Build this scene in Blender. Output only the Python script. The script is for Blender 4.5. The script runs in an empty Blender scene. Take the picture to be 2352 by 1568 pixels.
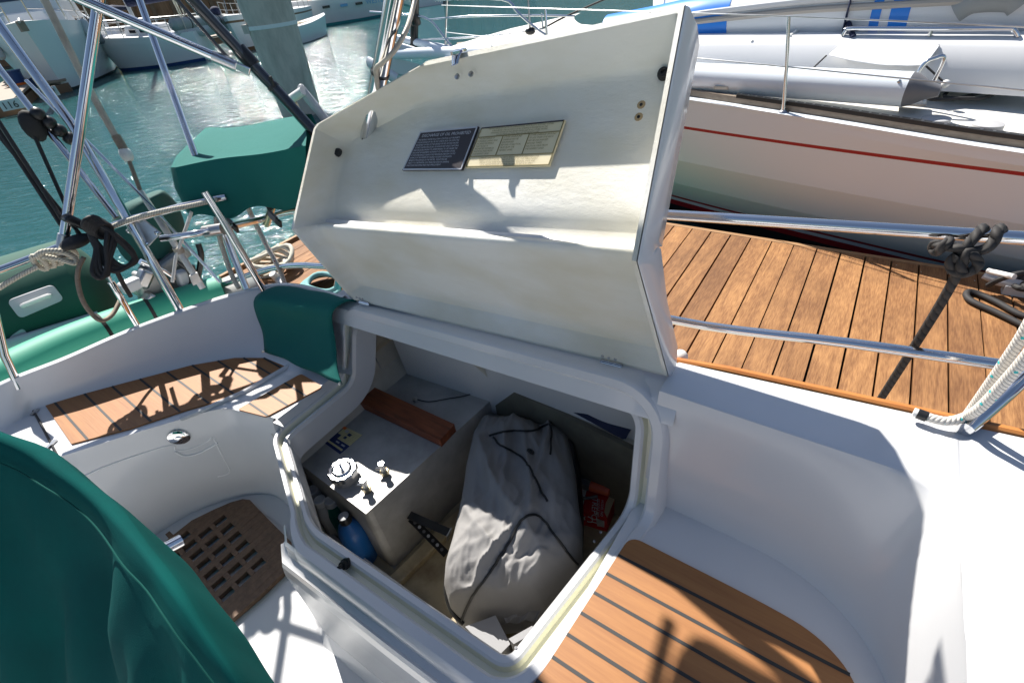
import bpy, bmesh, math, random
from mathutils import Vector, Matrix
from mathutils.bvhtree import BVHTree
rnd = random.Random(7)
SC = bpy.context.scene
COL = SC.collection
V = Vector
# ------------------------------------------------------------------ camera frame (camera at the origin, Z up, X forward along the boat, Y outboard)
F, ROLL, PITCH, AY = 1134.0, .14204, .65726, .687
_n = V((math.sin(ROLL)*math.cos(PITCH), math.cos(ROLL)*math.cos(PITCH), math.sin(PITCH)))
_fw = (V((0, 0, 1)) - _n*_n.z).normalized()
_rt = _n.cross(_fw)
def _D(a): return math.cos(a)*_fw + math.sin(a)*_rt
CX, CY, CZ = _D(AY+math.pi/2), _D(AY), -_n
def ray(u, v):
    c = V((u-1176, v-784, F)); return V((c.dot(CX), c.dot(CY), c.dot(CZ)))
def PZ(u, v, z): d = ray(u, v); return d*(z/d.z)
def PY(u, v, y): d = ray(u, v); return d*(y/d.y)
def PX(u, v, x): d = ray(u, v); return d*(x/d.x)
def PP(u, v, p, n): d = ray(u, v); return d*(p.dot(n)/d.dot(n))
SEA = -2.35; DOCK = -1.86; SEAT = -1.13; SOLE = -1.6
SUN = V((-.60, .285, .75)).normalized()
# ------------------------------------------------------------------ materials
def mat(name, col, rough=.5, metal=0, spec=.5, coat=0, noise=None, bump=None, alpha=None, trans=0, extra=None, sheen=0):
    m = bpy.data.materials.new(name); m.use_nodes = True
    nt = m.node_tree; b = nt.nodes['Principled BSDF']
    b.inputs['Base Color'].default_value = (*col, 1); b.inputs['Roughness'].default_value = rough
    b.inputs['Metallic'].default_value = metal; b.inputs['Specular IOR Level'].default_value = spec
    b.inputs['Coat Weight'].default_value = coat; b.inputs['Coat Roughness'].default_value = .08
    b.inputs['Transmission Weight'].default_value = trans
    if sheen: b.inputs['Sheen Weight'].default_value = sheen
    N = nt.nodes.new; L = nt.links.new
    tc = N('ShaderNodeTexCoord')
    if noise:   # (scale, col2, lo, hi, (sx,sy,sz), detail)
        sc, c2, lo, hi, st, det = noise
        mp = N('ShaderNodeMapping'); mp.inputs['Scale'].default_value = st
        L(tc.outputs['Object'], mp.inputs['Vector'])
        nz = N('ShaderNodeTexNoise'); nz.inputs['Scale'].default_value = sc; nz.inputs['Detail'].default_value = det
        nz.inputs['Roughness'].default_value = .62
        L(mp.outputs[0], nz.inputs['Vector'])
        rp = N('ShaderNodeValToRGB'); rp.color_ramp.elements[0].position = lo; rp.color_ramp.elements[1].position = hi
        rp.color_ramp.elements[0].color = (*col, 1); rp.color_ramp.elements[1].color = (*c2, 1)
        L(nz.outputs['Fac'], rp.inputs[0]); L(rp.outputs[0], b.inputs['Base Color'])
    if bump:    # (scale, strength, distance, stretch, detail)
        sc, sg, ds, st, det = bump
        mp = N('ShaderNodeMapping'); mp.inputs['Scale'].default_value = st
        L(tc.outputs['Object'], mp.inputs['Vector'])
        nz = N('ShaderNodeTexNoise'); nz.inputs['Scale'].default_value = sc; nz.inputs['Detail'].default_value = det
        L(mp.outputs[0], nz.inputs['Vector'])
        bp = N('ShaderNodeBump'); bp.inputs['Strength'].default_value = sg; bp.inputs['Distance'].default_value = ds
        L(nz.outputs['Fac'], bp.inputs['Height']); L(bp.outputs[0], b.inputs['Normal'])
    if extra: extra(nt, b, tc, N, L)
    return m
def x_frp(nt, b, tc, N, L):       # laid-up glass cloth: fibres, lumps and yellow age stains
    a = N('ShaderNodeTexNoise'); a.inputs['Scale'].default_value = 42; a.inputs['Detail'].default_value = 5; a.inputs['Roughness'].default_value = .7
    mp = N('ShaderNodeMapping'); mp.inputs['Scale'].default_value = (.7, 1.3, 1.3); L(tc.outputs['Object'], mp.inputs[0]); L(mp.outputs[0], a.inputs['Vector'])
    w = N('ShaderNodeTexVoronoi'); w.feature = 'DISTANCE_TO_EDGE'; w.inputs['Scale'].default_value = 60
    ms = N('ShaderNodeVectorMath'); ms.operation = 'ADD'; L(mp.outputs[0], ms.inputs[0]); L(a.outputs['Color'], ms.inputs[1]); L(ms.outputs[0], w.inputs['Vector'])
    ad = N('ShaderNodeMath'); ad.operation = 'MULTIPLY_ADD'; L(w.outputs['Distance'], ad.inputs[0]); ad.inputs[1].default_value = .35; L(a.outputs['Fac'], ad.inputs[2])
    bp = N('ShaderNodeBump'); bp.inputs['Strength'].default_value = .5; bp.inputs['Distance'].default_value = .005
    L(ad.outputs[0], bp.inputs['Height']); L(bp.outputs[0], b.inputs['Normal'])
    s = N('ShaderNodeTexNoise'); s.inputs['Scale'].default_value = 3.2; s.inputs['Detail'].default_value = 6
    mp2 = N('ShaderNodeMapping'); mp2.inputs['Scale'].default_value = (1, 1, 2.4); L(tc.outputs['Object'], mp2.inputs[0]); L(mp2.outputs[0], s.inputs['Vector'])
    r = N('ShaderNodeValToRGB'); e = r.color_ramp.elements
    e[0].position = .38; e[0].color = (.86, .845, .79, 1); e[1].position = .76; e[1].color = (.70, .65, .51, 1)
    L(s.outputs['Fac'], r.inputs[0]); L(r.outputs[0], b.inputs['Base Color'])
def x_rope(scale=60, twist=1.0, strength=.9, flecks=None):
    def f(nt, b, tc, N, L):
        sp = N('ShaderNodeSeparateXYZ'); L(tc.outputs['UV'], sp.inputs[0])
        m1 = N('ShaderNodeMath'); m1.operation = 'MULTIPLY'; L(sp.outputs['Y'], m1.inputs[0]); m1.inputs[1].default_value = scale
        m2 = N('ShaderNodeMath'); m2.operation = 'MULTIPLY_ADD'; L(sp.outputs['X'], m2.inputs[0]); m2.inputs[1].default_value = 6.2832*twist; L(m1.outputs[0], m2.inputs[2])
        s = N('ShaderNodeMath'); s.operation = 'SINE'; L(m2.outputs[0], s.inputs[0])
        ab = N('ShaderNodeMath'); ab.operation = 'ABSOLUTE'; L(s.outputs[0], ab.inputs[0])
        bp = N('ShaderNodeBump'); bp.inputs['Strength'].default_value = strength; bp.inputs['Distance'].default_value = .004
        L(ab.outputs[0], bp.inputs['Height']); L(bp.outputs[0], b.inputs['Normal'])
        base = b.inputs['Base Color'].default_value[:]
        mx = N('ShaderNodeMix'); mx.data_type = 'RGBA'; mx.inputs[6].default_value = tuple(c*.35 for c in base[:3])+(1,); mx.inputs[7].default_value = base
        cl = N('ShaderNodeMapRange'); L(ab.outputs[0], cl.inputs[0]); cl.inputs[2].default_value = .55; cl.inputs[3].default_value = .0; cl.inputs[4].default_value = 1
        cl.inputs[1].default_value = 0; cl.inputs[2].default_value = .45
        L(cl.outputs[0], mx.inputs[0]); out = mx.outputs[2]
        if flecks:
            w = N('ShaderNodeTexVoronoi'); w.inputs['Scale'].default_value = 1
            mp = N('ShaderNodeMapping'); mp.inputs['Scale'].default_value = (3, 55, 1); L(tc.outputs['UV'], mp.inputs[0]); L(mp.outputs[0], w.inputs['Vector'])
            lt = N('ShaderNodeMath'); lt.operation = 'LESS_THAN'; L(w.outputs['Distance'], lt.inputs[0]); lt.inputs[1].default_value = .17
            m3 = N('ShaderNodeMix'); m3.data_type = 'RGBA'; L(lt.outputs[0], m3.inputs[0]); L(out, m3.inputs[6]); m3.inputs[7].default_value = (*flecks, 1); out = m3.outputs[2]
        L(out, b.inputs['Base Color'])
    return f
def x_weave(s=900, st=.25, fold=0):
    def f(nt, b, tc, N, L):
        w1 = N('ShaderNodeTexNoise'); w1.inputs['Scale'].default_value = s; w1.inputs['Detail'].default_value = 1; L(tc.outputs['Object'], w1.inputs['Vector'])
        n2 = N('ShaderNodeTexNoise'); n2.inputs['Scale'].default_value = 9; n2.inputs['Detail'].default_value = 4; n2.inputs['Distortion'].default_value = .6; L(tc.outputs['Object'], n2.inputs['Vector'])
        ad = N('ShaderNodeMath'); ad.operation = 'MULTIPLY_ADD'; L(n2.outputs['Fac'], ad.inputs[0]); ad.inputs[1].default_value = 6+fold; L(w1.outputs['Fac'], ad.inputs[2])
        bp = N('ShaderNodeBump'); bp.inputs['Strength'].default_value = st; bp.inputs['Distance'].default_value = .002
        L(ad.outputs[0], bp.inputs['Height']); L(bp.outputs[0], b.inputs['Normal'])
    return f
def x_dock(nt, b, tc, N, L):
    g = N('ShaderNodeNewGeometry')
    mp = N('ShaderNodeMapping'); mp.inputs['Scale'].default_value = (1, .11, 1); L(tc.outputs['Object'], mp.inputs[0])
    of = N('ShaderNodeVectorMath'); of.operation = 'SCALE'; of.inputs[0].default_value = (7.3, 31.0, 0); L(g.outputs['Random Per Island'], of.inputs['Scale'])
    ad = N('ShaderNodeVectorMath'); L(mp.outputs[0], ad.inputs[0]); L(of.outputs[0], ad.inputs[1])
    n = N('ShaderNodeTexNoise'); n.inputs['Scale'].default_value = 4.5; n.inputs['Detail'].default_value = 2; n.inputs['Distortion'].default_value = .5; L(ad.outputs[0], n.inputs['Vector'])
    m = N('ShaderNodeMath'); m.operation = 'MULTIPLY'; L(n.outputs['Fac'], m.inputs[0]); m.inputs[1].default_value = 46
    s = N('ShaderNodeMath'); s.operation = 'SINE'; L(m.outputs[0], s.inputs[0])
    f = N('ShaderNodeTexNoise'); f.inputs['Scale'].default_value = 130; f.inputs['Detail'].default_value = 4; L(ad.outputs[0], f.inputs['Vector'])
    ml = N('ShaderNodeMath'); ml.operation = 'MULTIPLY_ADD'; L(s.outputs[0], ml.inputs[0]); ml.inputs[1].default_value = .10; L(f.outputs['Fac'], ml.inputs[2])
    r = N('ShaderNodeValToRGB'); e = r.color_ramp.elements
    e[0].position = .28; e[0].color = (.205, .092, .032, 1); e[1].position = .74; e[1].color = (.385, .20, .078, 1)
    L(ml.outputs[0], r.inputs[0])
    mx = N('ShaderNodeMix'); mx.data_type = 'RGBA'; mx.blend_type = 'MULTIPLY'; mx.inputs[0].default_value = 1; L(r.outputs[0], mx.inputs[6])
    r2 = N('ShaderNodeValToRGB'); e = r2.color_ramp.elements; e[0].color = (.78, .72, .68, 1); e[1].color = (1.1, 1.06, 1, 1); L(g.outputs['Random Per Island'], r2.inputs[0]); L(r2.outputs[0], mx.inputs[7])
    # broad grey-brown weather stains
    st = N('ShaderNodeTexNoise'); st.inputs['Scale'].default_value = 3.0; st.inputs['Detail'].default_value = 5; L(tc.outputs['Object'], st.inputs['Vector'])
    r3 = N('ShaderNodeValToRGB'); e = r3.color_ramp.elements; e[0].position = .42; e[0].color = (.62, .58, .56, 1); e[1].position = .6; e[1].color = (1, 1, 1, 1); L(st.outputs['Fac'], r3.inputs[0])
    m4 = N('ShaderNodeMix'); m4.data_type = 'RGBA'; m4.blend_type = 'MULTIPLY'; m4.inputs[0].default_value = .5; L(mx.outputs[2], m4.inputs[6]); L(r3.outputs[0], m4.inputs[7])
    L(m4.outputs[2], b.inputs['Base Color'])
    # incising marks
    mp3 = N('ShaderNodeMapping'); mp3.inputs['Scale'].default_value = (150, 60, 1); L(tc.outputs['Object'], mp3.inputs[0])
    vo = N('ShaderNodeTexVoronoi'); vo.inputs['Scale'].default_value = 1; vo.inputs['Randomness'].default_value = .25; L(mp3.outputs[0], vo.inputs['Vector'])
    lt = N('ShaderNodeMapRange'); L(vo.outputs['Distance'], lt.inputs[0]); lt.inputs[1].default_value = .1; lt.inputs[2].default_value = .3
    a2 = N('ShaderNodeMath'); a2.operation = 'MULTIPLY_ADD'; L(lt.outputs[0], a2.inputs[0]); a2.inputs[1].default_value = .5; L(ml.outputs[0], a2.inputs[2])
    bp = N('ShaderNodeBump'); bp.inputs['Strength'].default_value = .45; bp.inputs['Distance'].default_value = .004; L(a2.outputs[0], bp.inputs['Height']); L(bp.outputs[0], b.inputs['Normal'])
M = {}
M['gel'] = mat('white_gelcoat', (.65, .65, .66), .22, spec=.5, coat=.25, noise=(2.2, (.60, .605, .615), .35, .75, (1, 1, 1), 4))
M['geldull'] = mat('weathered_gelcoat', (.76, .76, .76), .4, noise=(9, (.66, .66, .66), .5, .8, (1, 1, 1), 5))
M['frp'] = mat('painted_glass_cloth', (.76, .74, .66), .55, extra=x_frp)
M['cream'] = mat('cream_gelcoat', (.70, .69, .57), .35)
M['liner'] = mat('locker_liner_paint', (.52, .49, .42), .6, noise=(6, (.36, .32, .25), .45, .8, (1, 1, 1), 6), bump=(40, .4, .004, (1, 1, 1), 4))
M['bilge'] = mat('stained_locker_floor', (.50, .42, .27), .6, noise=(7, (.2, .14, .08), .42, .75, (1, 1, 1), 7), bump=(30, .4, .004, (1, 1, 1), 4))
M['bgrey2'] = mat('khaki_board', (.17, .16, .12), .7, noise=(8, (.11, .10, .075), .35, .7, (1, 1, 1), 6))
M['rust'] = mat('rust_stain', (.42, .30, .16), .7)
M['dark'] = mat('dark_void', (.02, .02, .02), .8)
M['teak'] = mat('synthetic_teak', (.345, .15, .046), .55, noise=(6, (.265, .105, .031), .35, .72, (1, 14, 14), 8), bump=(60, .35, .001, (.15, 5, 5), 3))
M['caulk'] = mat('black_caulk', (.022, .022, .022), .6)
M['wood'] = mat('oiled_teak', (.23, .12, .06), .55, noise=(9, (.13, .065, .035), .35, .7, (1, 9, 9), 6), bump=(60, .3, .002, (.3, 6, 6), 3))
M['woody'] = mat('oiled_teak_athwart', (.23, .12, .06), .55, noise=(9, (.13, .065, .035), .35, .7, (9, 1, 9), 6), bump=(60, .3, .002, (6, .3, 6), 3))
M['rail'] = mat('varnished_toe_rail', (.50, .20, .055), .35, noise=(8, (.40, .14, .04), .35, .7, (1, 10, 10), 4))
M['steel'] = mat('polished_stainless', (.72, .73, .75), .10, 1)
M['steel2'] = mat('satin_stainless', (.55, .56, .58), .28, 1, noise=(8, (.42, .41, .40), .4, .7, (1, 1, 1), 4))
M['chrome'] = mat('bright_chrome', (.85, .85, .85), .05, 1)
M['blk'] = mat('black_plastic', (.012, .012, .013), .35)
M['blkmat'] = mat('black_rubber', (.016, .016, .017), .7)
M['blktube'] = mat('black_shiny_tube', (.02, .022, .03), .12, coat=.5)
M['canvas'] = mat('green_canvas', (.010, .135, .118), .85, spec=.2, extra=x_weave(), sheen=.05)
M['canvasw'] = mat('worn_green_canvas', (.006, .085, .078), .95, spec=.05, noise=(3.5, (.009, .062, .062), .4, .7, (1, 1, .6), 6), bump=(420, .35, .0015, (1, 1, 1), 2))
M['canvasd'] = mat('green_canvas_seam', (.008, .085, .072), .85, spec=.2)
M['bag'] = mat('grey_canvas', (.27, .262, .258), .85, spec=.2, extra=x_weave(700, .35))
M['foam'] = mat('grey_foam', (.27, .27, .28), .7, bump=(200, .3, .001, (1, 1, 1), 2))
M['blkvinyl'] = mat('black_vinyl', (.018, .018, .02), .45, bump=(80, .3, .002, (1, 1, 1), 3))
M['piping'] = mat('black_piping', (.012, .012, .012), .5)
M['alu'] = mat('oxidised_aluminium', (.46, .455, .445), .5, .2, noise=(7, (.27, .265, .255), .35, .72, (1, 1, 1), 9), bump=(90, .3, .001, (1, 1, 1), 4))
M['brass'] = mat('brass_fitting', (.60, .50, .32), .25, 1)
M['redwood'] = mat('red_brown_plank', (.30, .085, .032), .45, noise=(6, (.13, .035, .016), .38, .66, (1, 7, 7), 5), bump=(40, .3, .002, (.3, 5, 5), 3))
M['blue'] = mat('blue_plastic', (.015, .14, .45), .3)
M['greenp'] = mat('green_plastic', (.01, .16, .12), .3)
M['white'] = mat('white_plastic', (.72, .72, .70), .4)
M['clear'] = mat('cloudy_plastic', (.55, .56, .55), .3)
M['tan'] = mat('tan_card', (.55, .42, .26), .8)
M['red'] = mat('red_card', (.52, .014, .018), .5)
M['orange'] = mat('orange_plastic', (.65, .12, .06), .4)
M['orangel'] = mat('orange_label', (.75, .16, .02), .5)
M['grey'] = mat('grey_plastic', (.16, .16, .17), .5)
M['lgrey'] = mat('light_grey_plastic', (.50, .51, .53), .45)
M['navy'] = mat('navy_cloth', (.012, .018, .055), .85)
M['yellowp'] = mat('yellow_sticker', (.62, .56, .30), .5)
M['bluel'] = mat('blue_sticker', (.018, .03, .12), .5)
M['signb'] = mat('black_sign_enamel', (.035, .028, .032), .45, bump=(300, .3, .0008, (1, 1, 1), 2))
M['signs'] = mat('sign_silver', (.55, .56, .58), .35, .4)
M['signc'] = mat('cream_sign_enamel', (.72, .63, .42), .5)
M['signo'] = mat('sign_olive_lettering', (.24, .19, .07), .5)
M['ropeb'] = mat('black_laid_rope', (.030, .027, .026), .75, extra=x_rope(150, 1, 1))
M['ropebb'] = mat('black_braided_rope', (.022, .021, .022), .7, bump=(350, .5, .002, (1, 1, 1), 2))
M['ropew'] = mat('white_braided_rope', (.70, .66, .60), .8, extra=x_rope(420, 2, .4, (.05, .45, .45)))
M['ropec'] = mat('cream_rope', (.62, .58, .48), .8, extra=x_rope(380, 2, .5))
M['ropec2'] = mat('aged_cream_pole', (.50, .45, .37), .5, noise=(12, (.33, .28, .22), .4, .75, (1, 1, 1), 4))
M['canvasd2'] = mat('dark_green_hood', (.008, .075, .065), .8, extra=x_weave())
M['ropet'] = mat('teal_rope', (.22, .46, .46), .8, extra=x_rope(380, 2, .5))
M['ropered'] = mat('white_rope_red_fleck', (.62, .57, .52), .8, extra=x_rope(380, 2, .4, (.4, .05, .05)))
M['dock'] = mat('treated_dock_boards', (.3, .15, .06), .75, extra=x_dock)
M['dockedge'] = mat('dock_edge_board', (.36, .21, .10), .7, noise=(10, (.24, .12, .05), .35, .7, (.2, 6, 6), 5))
M['conc'] = mat('concrete', (.58, .50, .44), .85, noise=(5, (.36, .32, .28), .4, .75, (1, 1, .35), 8), bump=(60, .5, .004, (1, 1, 1), 5))
M['float'] = mat('black_float', (.015, .02, .018), .6)
M['greenf'] = mat('green_fender_strip', (.012, .16, .045), .7)
M['nhull'] = mat('neighbour_topsides', (.78, .835, .89), .30)
M['ndeck'] = mat('neighbour_nonskid', (.70, .68, .63), .75, bump=(260, .35, .001, (1, 1, 1), 2))
M['nhull2'] = mat('neighbour_coachroof', (.72, .72, .73), .3, coat=.2)
M['geldull2'] = mat('dull_filler_plate', (.45, .45, .46), .5)
M['nteak2'] = mat('brown_strake', (.42, .38, .34), .6)
M['bteal2'] = mat('boat_dark_boot', (.03, .05, .05), .5)
M['navy2'] = mat('windscreen_cover_cloth', (.045, .06, .11), .7, noise=(1.2, (.10, .12, .17), .4, .7, (1, 1, 3), 3))
M['bwhite2'] = mat('pale_dock_edge', (.55, .50, .45), .7)
M['nred'] = mat('red_stripe', (.36, .012, .018), .35)
M['nblk'] = mat('black_bottom_paint', (.012, .014, .014), .5)
M['nteak'] = mat('weathered_teak', (.30, .235, .175), .7, noise=(8, (.2, .15, .11), .35, .7, (1, 9, 9), 4))
M['hyp'] = mat('white_dinghy_fabric', (.70, .71, .73), .45)
M['hypb'] = mat('blue_dinghy_fabric', (.012, .21, .72), .4)
M['hypg'] = mat('grey_dinghy_fabric', (.33, .34, .33), .55)
M['hypd'] = mat('green_dinghy_fabric', (.035, .30, .20), .6)
M['hypdd'] = mat('green_dinghy_cover', (.010, .075, .052), .8)
M['wcloth'] = mat('white_cloth', (.78, .78, .78), .8)
M['galv'] = mat('galvanised_anchor', (.62, .63, .66), .4, .3)
M['yellow'] = mat('yellow_plastic', (.70, .52, .05), .5)
M['glass'] = mat('dark_window', (.02, .022, .03), .08, coat=.5)
M['bwhite'] = mat('boat_white', (.75, .755, .76), .3)
M['bblue'] = mat('boat_blue_paint', (.02, .06, .20), .4)
M['bteal'] = mat('boat_boot_stripe', (.05, .30, .32), .4)
M['bbrown'] = mat('boat_brown_paint', (.16, .09, .045), .5)
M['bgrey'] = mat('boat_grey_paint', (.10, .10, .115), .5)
M['wharf'] = mat('wharf_timber', (.36, .20, .11), .85, noise=(2.5, (.22, .115, .06), .35, .7, (4, 4, .25), 6))
M['roof'] = mat('grey_shed_roof', (.30, .32, .38), .6, noise=(1.5, (.24, .26, .31), .35, .7, (1, 1, 1), 3))
M['shed'] = mat('shed_wall', (.45, .42, .38), .8, noise=(1.2, (.33, .30, .27), .35, .7, (1, 1, .3), 4))
M['ltblue'] = mat('blue_lettering', (.20, .42, .66), .5)
# ------------------------------------------------------------------ mesh builder
class MB:
    def __init__(s): s.v = []; s.f = []; s.m = []; s.uv = {}; s.mats = []
    def mi(s, k):
        if k not in s.mats: s.mats.append(k)
        return s.mats.index(k)
    def add(s, vs, fs, k, uvs=None):
        o = len(s.v); s.v += [V(p) for p in vs]; i = s.mi(k)
        for n, f in enumerate(fs):
            s.f.append(tuple(a+o for a in f)); s.m.append(i)
            if uvs: s.uv[len(s.f)-1] = uvs[n]
        return s
    def tube(s, pts, r, k, n=10, closed=False, caps=True, flat=None):
        pts = [V(p) for p in pts]; N = len(pts)
        rs = r if isinstance(r, (list, tuple)) else [r]*N
        T = []
        for i in range(N):
            a = pts[(i-1) % N] if (closed or i > 0) else pts[i]; b = pts[(i+1) % N] if (closed or i < N-1) else pts[i]
            t = (b-a); T.append(t.normalized() if t.length > 1e-9 else V((0, 0, 1)))
        up = V((0, 0, 1)) if abs(T[0].z) < .9 else V((1, 0, 0))
        nrm = (up - T[0]*up.dot(T[0])).normalized(); vs = []; L = [0]
        for i in range(N):
            nrm = nrm - T[i]*nrm.dot(T[i]); nrm = nrm.normalized() if nrm.length > 1e-6 else V((1, 0, 0)); bn = T[i].cross(nrm)
            if i: L.append(L[-1]+(pts[i]-pts[i-1]).length)
            for j in range(n):
                a = 2*math.pi*j/n; vs.append(pts[i]+(nrm*math.cos(a)+bn*math.sin(a)*(flat or 1))*rs[i])
        fs = []; uv = []
        for i in range(N if closed else N-1):
            i2 = (i+1) % N; l0 = L[i]; l1 = L[i2] if i2 else L[-1]+(pts[0]-pts[-1]).length
            for j in range(n):
                j2 = (j+1) % n
                fs.append((i*n+j, i*n+j2, i2*n+j2, i2*n+j)); uv.append(((j/n, l0), ((j+1)/n, l0), ((j+1)/n, l1), (j/n, l1)))
        s.add(vs, fs, k, uv)
        if caps and not closed:
            o = len(s.v)-len(vs); i = s.mi(k)
            s.f.append(tuple(o+j for j in reversed(range(n)))); s.m.append(i)
            s.f.append(tuple(o+(N-1)*n+j for j in range(n))); s.m.append(i)
        return s
    def box(s, c, d, k, R=None):
        c = V(c); d = V(d)/2; R = R or Matrix.Identity(3)
        vs = [c+R @ V((x*d.x, y*d.y, z*d.z)) for x in (-1, 1) for y in (-1, 1) for z in (-1, 1)]
        return s.add(vs, [(0, 1, 3, 2), (4, 6, 7, 5), (0, 4, 5, 1), (2, 3, 7, 6), (0, 2, 6, 4), (1, 5, 7, 3)], k)
    def lathe(s, prof, c, k, n=20, ax=V((0, 0, 1)), scal=None, ph=0):
        ax = V(ax).normalized(); u = (V((1, 0, 0)) if abs(ax.x) < .8 else V((0, 1, 0))); u = (u-ax*u.dot(ax)).normalized(); w = ax.cross(u); c = V(c)
        vs = []
        for r, z in prof:
            for j in range(n):
                a = 2*math.pi*j/n+ph; q = scal(a) if scal else 1
                vs.append(c+ax*z+(u*math.cos(a)+w*math.sin(a))*r*q)
        fs = [(i*n+j, i*n+(j+1) % n, (i+1)*n+(j+1) % n, (i+1)*n+j) for i in range(len(prof)-1) for j in range(n)]
        fs.append(tuple(reversed(range(n)))); fs.append(tuple((len(prof)-1)*n+j for j in range(n)))
        return s.add(vs, fs, k)
    def grid(s, rows, k, closed=False):
        n = len(rows[0]); vs = [p for r in rows for p in r]
        fs = []
        for i in range(len(rows)-1):
            for j in range(n if closed else n-1):
                fs.append((i*n+j, i*n+(j+1) % n, (i+1)*n+(j+1) % n, (i+1)*n+j))
        return s.add(vs, fs, k)
    def prism(s, pts, d, k, k2=None):          # polygon extruded by vector d (pts = top face)
        pts = [V(p) for p in pts]; d = V(d); n = len(pts)
        s.add(pts, [tuple(range(n))], k)
        s.add([p+d for p in pts], [tuple(reversed(range(n)))], k2 or k)
        s.add(pts+[p+d for p in pts], [(i, i+n, (i+1) % n+n, (i+1) % n) for i in range(n)], k2 or k)
        return s
    def ball(s, c, r, k, n=12, m=8, sc=(1, 1, 1), R=None):
        prof = []; c = V(c); vs = []; R = R or Matrix.Identity(3)
        for i in range(m+1):
            t = math.pi*i/m
            for j in range(n):
                a = 2*math.pi*j/n; vs.append(c+R @ V((r*sc[0]*math.sin(t)*math.cos(a), r*sc[1]*math.sin(t)*math.sin(a), r*sc[2]*math.cos(t))))
        return s.add(vs, [(i*n+j, (i+1)*n+j, (i+1)*n+(j+1) % n, i*n+(j+1) % n) for i in range(m) for j in range(n)], k)
    def text(s, body, o, ux, uy, size, k, depth=.0006, align='LEFT', sx=1.0):
        cu = bpy.data.curves.new('lettering', 'FONT'); cu.body = body; cu.size = 1; cu.align_x = align; cu.resolution_u = 2
        ob = bpy.data.objects.new('lettering', cu); me = bpy.data.meshes.new_from_object(ob)
        o = V(o); ux = V(ux).normalized(); uy = V(uy); uy = uy.normalized(); nn = ux.cross(uy).normalized()
        vs = [o+ux*p.co.x*size*sx+uy*p.co.y*size+nn*depth for p in me.vertices]
        s.add(vs, [tuple(p.vertices) for p in me.polygons], k)
        bpy.data.objects.remove(ob); bpy.data.curves.remove(cu); bpy.data.meshes.remove(me)
        return s
    def build(s, name, parent=None, sharp=40, recalc=True, bevel=None, sub=0, solid=None, smooth=True):
        off = WLOC.get(parent.name, V((0, 0, 0))) if parent else V((0, 0, 0))
        me = bpy.data.meshes.new(name)
        me.from_pydata([tuple(p-off) for p in s.v], [], s.f)
        for k in s.mats: me.materials.append(M[k])
        me.polygons.foreach_set('material_index', s.m)
        if s.uv:
            ul = me.uv_layers.new(name='UVMap')
            for fi, us in s.uv.items():
                p = me.polygons[fi]
                for q, li in enumerate(p.loop_indices): ul.data[li].uv = us[q]
        if recalc:
            bm = bmesh.new(); bm.from_mesh(me); bmesh.ops.recalc_face_normals(bm, faces=bm.faces); bm.to_mesh(me); bm.free()
        if smooth:
            me.polygons.foreach_set('use_smooth', [True]*len(me.polygons)); me.set_sharp_from_angle(angle=math.radians(sharp))
        me.update()
        o = bpy.data.objects.new(name, me); COL.objects.link(o)
        if parent: o.parent = parent; WLOC[o.name] = off
        if bevel:
            b = o.modifiers.new('bevel', 'BEVEL'); b.width = bevel; b.segments = 3; b.limit_method = 'ANGLE'; b.angle_limit = math.radians(40); b.harden_normals = False
        if solid:
            b = o.modifiers.new('solid', 'SOLIDIFY'); b.thickness = solid; b.offset = 0
        if sub:
            b = o.modifiers.new('sub', 'SUBSURF'); b.levels = sub; b.render_levels = sub
        return o
    def bvh(s): return BVHTree.FromPolygons(s.v, s.f)
WLOC = {}
def thing(name, loc, label, cat, group=None, kind=None):
    o = bpy.data.objects.new(name, None); COL.objects.link(o); o.location = loc; o.empty_display_size = .1
    WLOC[o.name] = V(loc); return tag(o, label, cat, group, kind)
def tag(o, label=None, cat=None, group=None, kind=None):
    if label: o['label'] = label
    if cat: o['category'] = cat
    if group: o['group'] = group
    if kind: o['kind'] = kind
    return o
def lab(o, t): o['label'] = t; return o
def smooth(pts, n=6, closed=False):
    pts = [V(p) for p in pts]; out = []; N = len(pts)
    g = (lambda i: pts[i % N]) if closed else (lambda i: pts[max(0, min(N-1, i))])
    for i in range(N if closed else N-1):
        p0, p1, p2, p3 = g(i-1), g(i), g(i+1), g(i+2)
        for j in range(n):
            t = j/n; out.append(.5*((2*p1)+(p2-p0)*t+(2*p0-5*p1+4*p2-p3)*t*t+(3*p1-p0-3*p2+p3)*t*t*t))
    if not closed: out.append(pts[-1])
    return out
def fillet(pts, rads, n=6, closed=True):       # rounded polygon corners (quadratic)
    pts = [V(p) for p in pts]; N = len(pts); out = []
    for i in range(N):
        p = pts[i]
        if (not closed and i in (0, N-1)) or rads[i] <= 0: out.append(p); continue
        a, b = pts[i-1], pts[(i+1) % N]
        ra = min(rads[i], (a-p).length*.49); rb = min(rads[i], (b-p).length*.49)
        A = p+(a-p).normalized()*ra; B = p+(b-p).normalized()*rb
        for j in range(n+1):
            t = j/n; out.append(A*(1-t)**2+p*2*t*(1-t)+B*t*t)
    return out
def lerp(a, b, t): return a+(b-a)*t
def resample(pts, n):
    pts = [V(p) for p in pts]; L = [0]
    for a, b in zip(pts, pts[1:]): L.append(L[-1]+(b-a).length)
    out = []; k = 0
    for i in range(n):
        d = L[-1]*i/(n-1)
        while k < len(L)-2 and L[k+1] < d: k += 1
        s = (d-L[k])/max(1e-9, L[k+1]-L[k]); out.append(lerp(pts[k], pts[k+1], min(1, s)))
    return out
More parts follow.
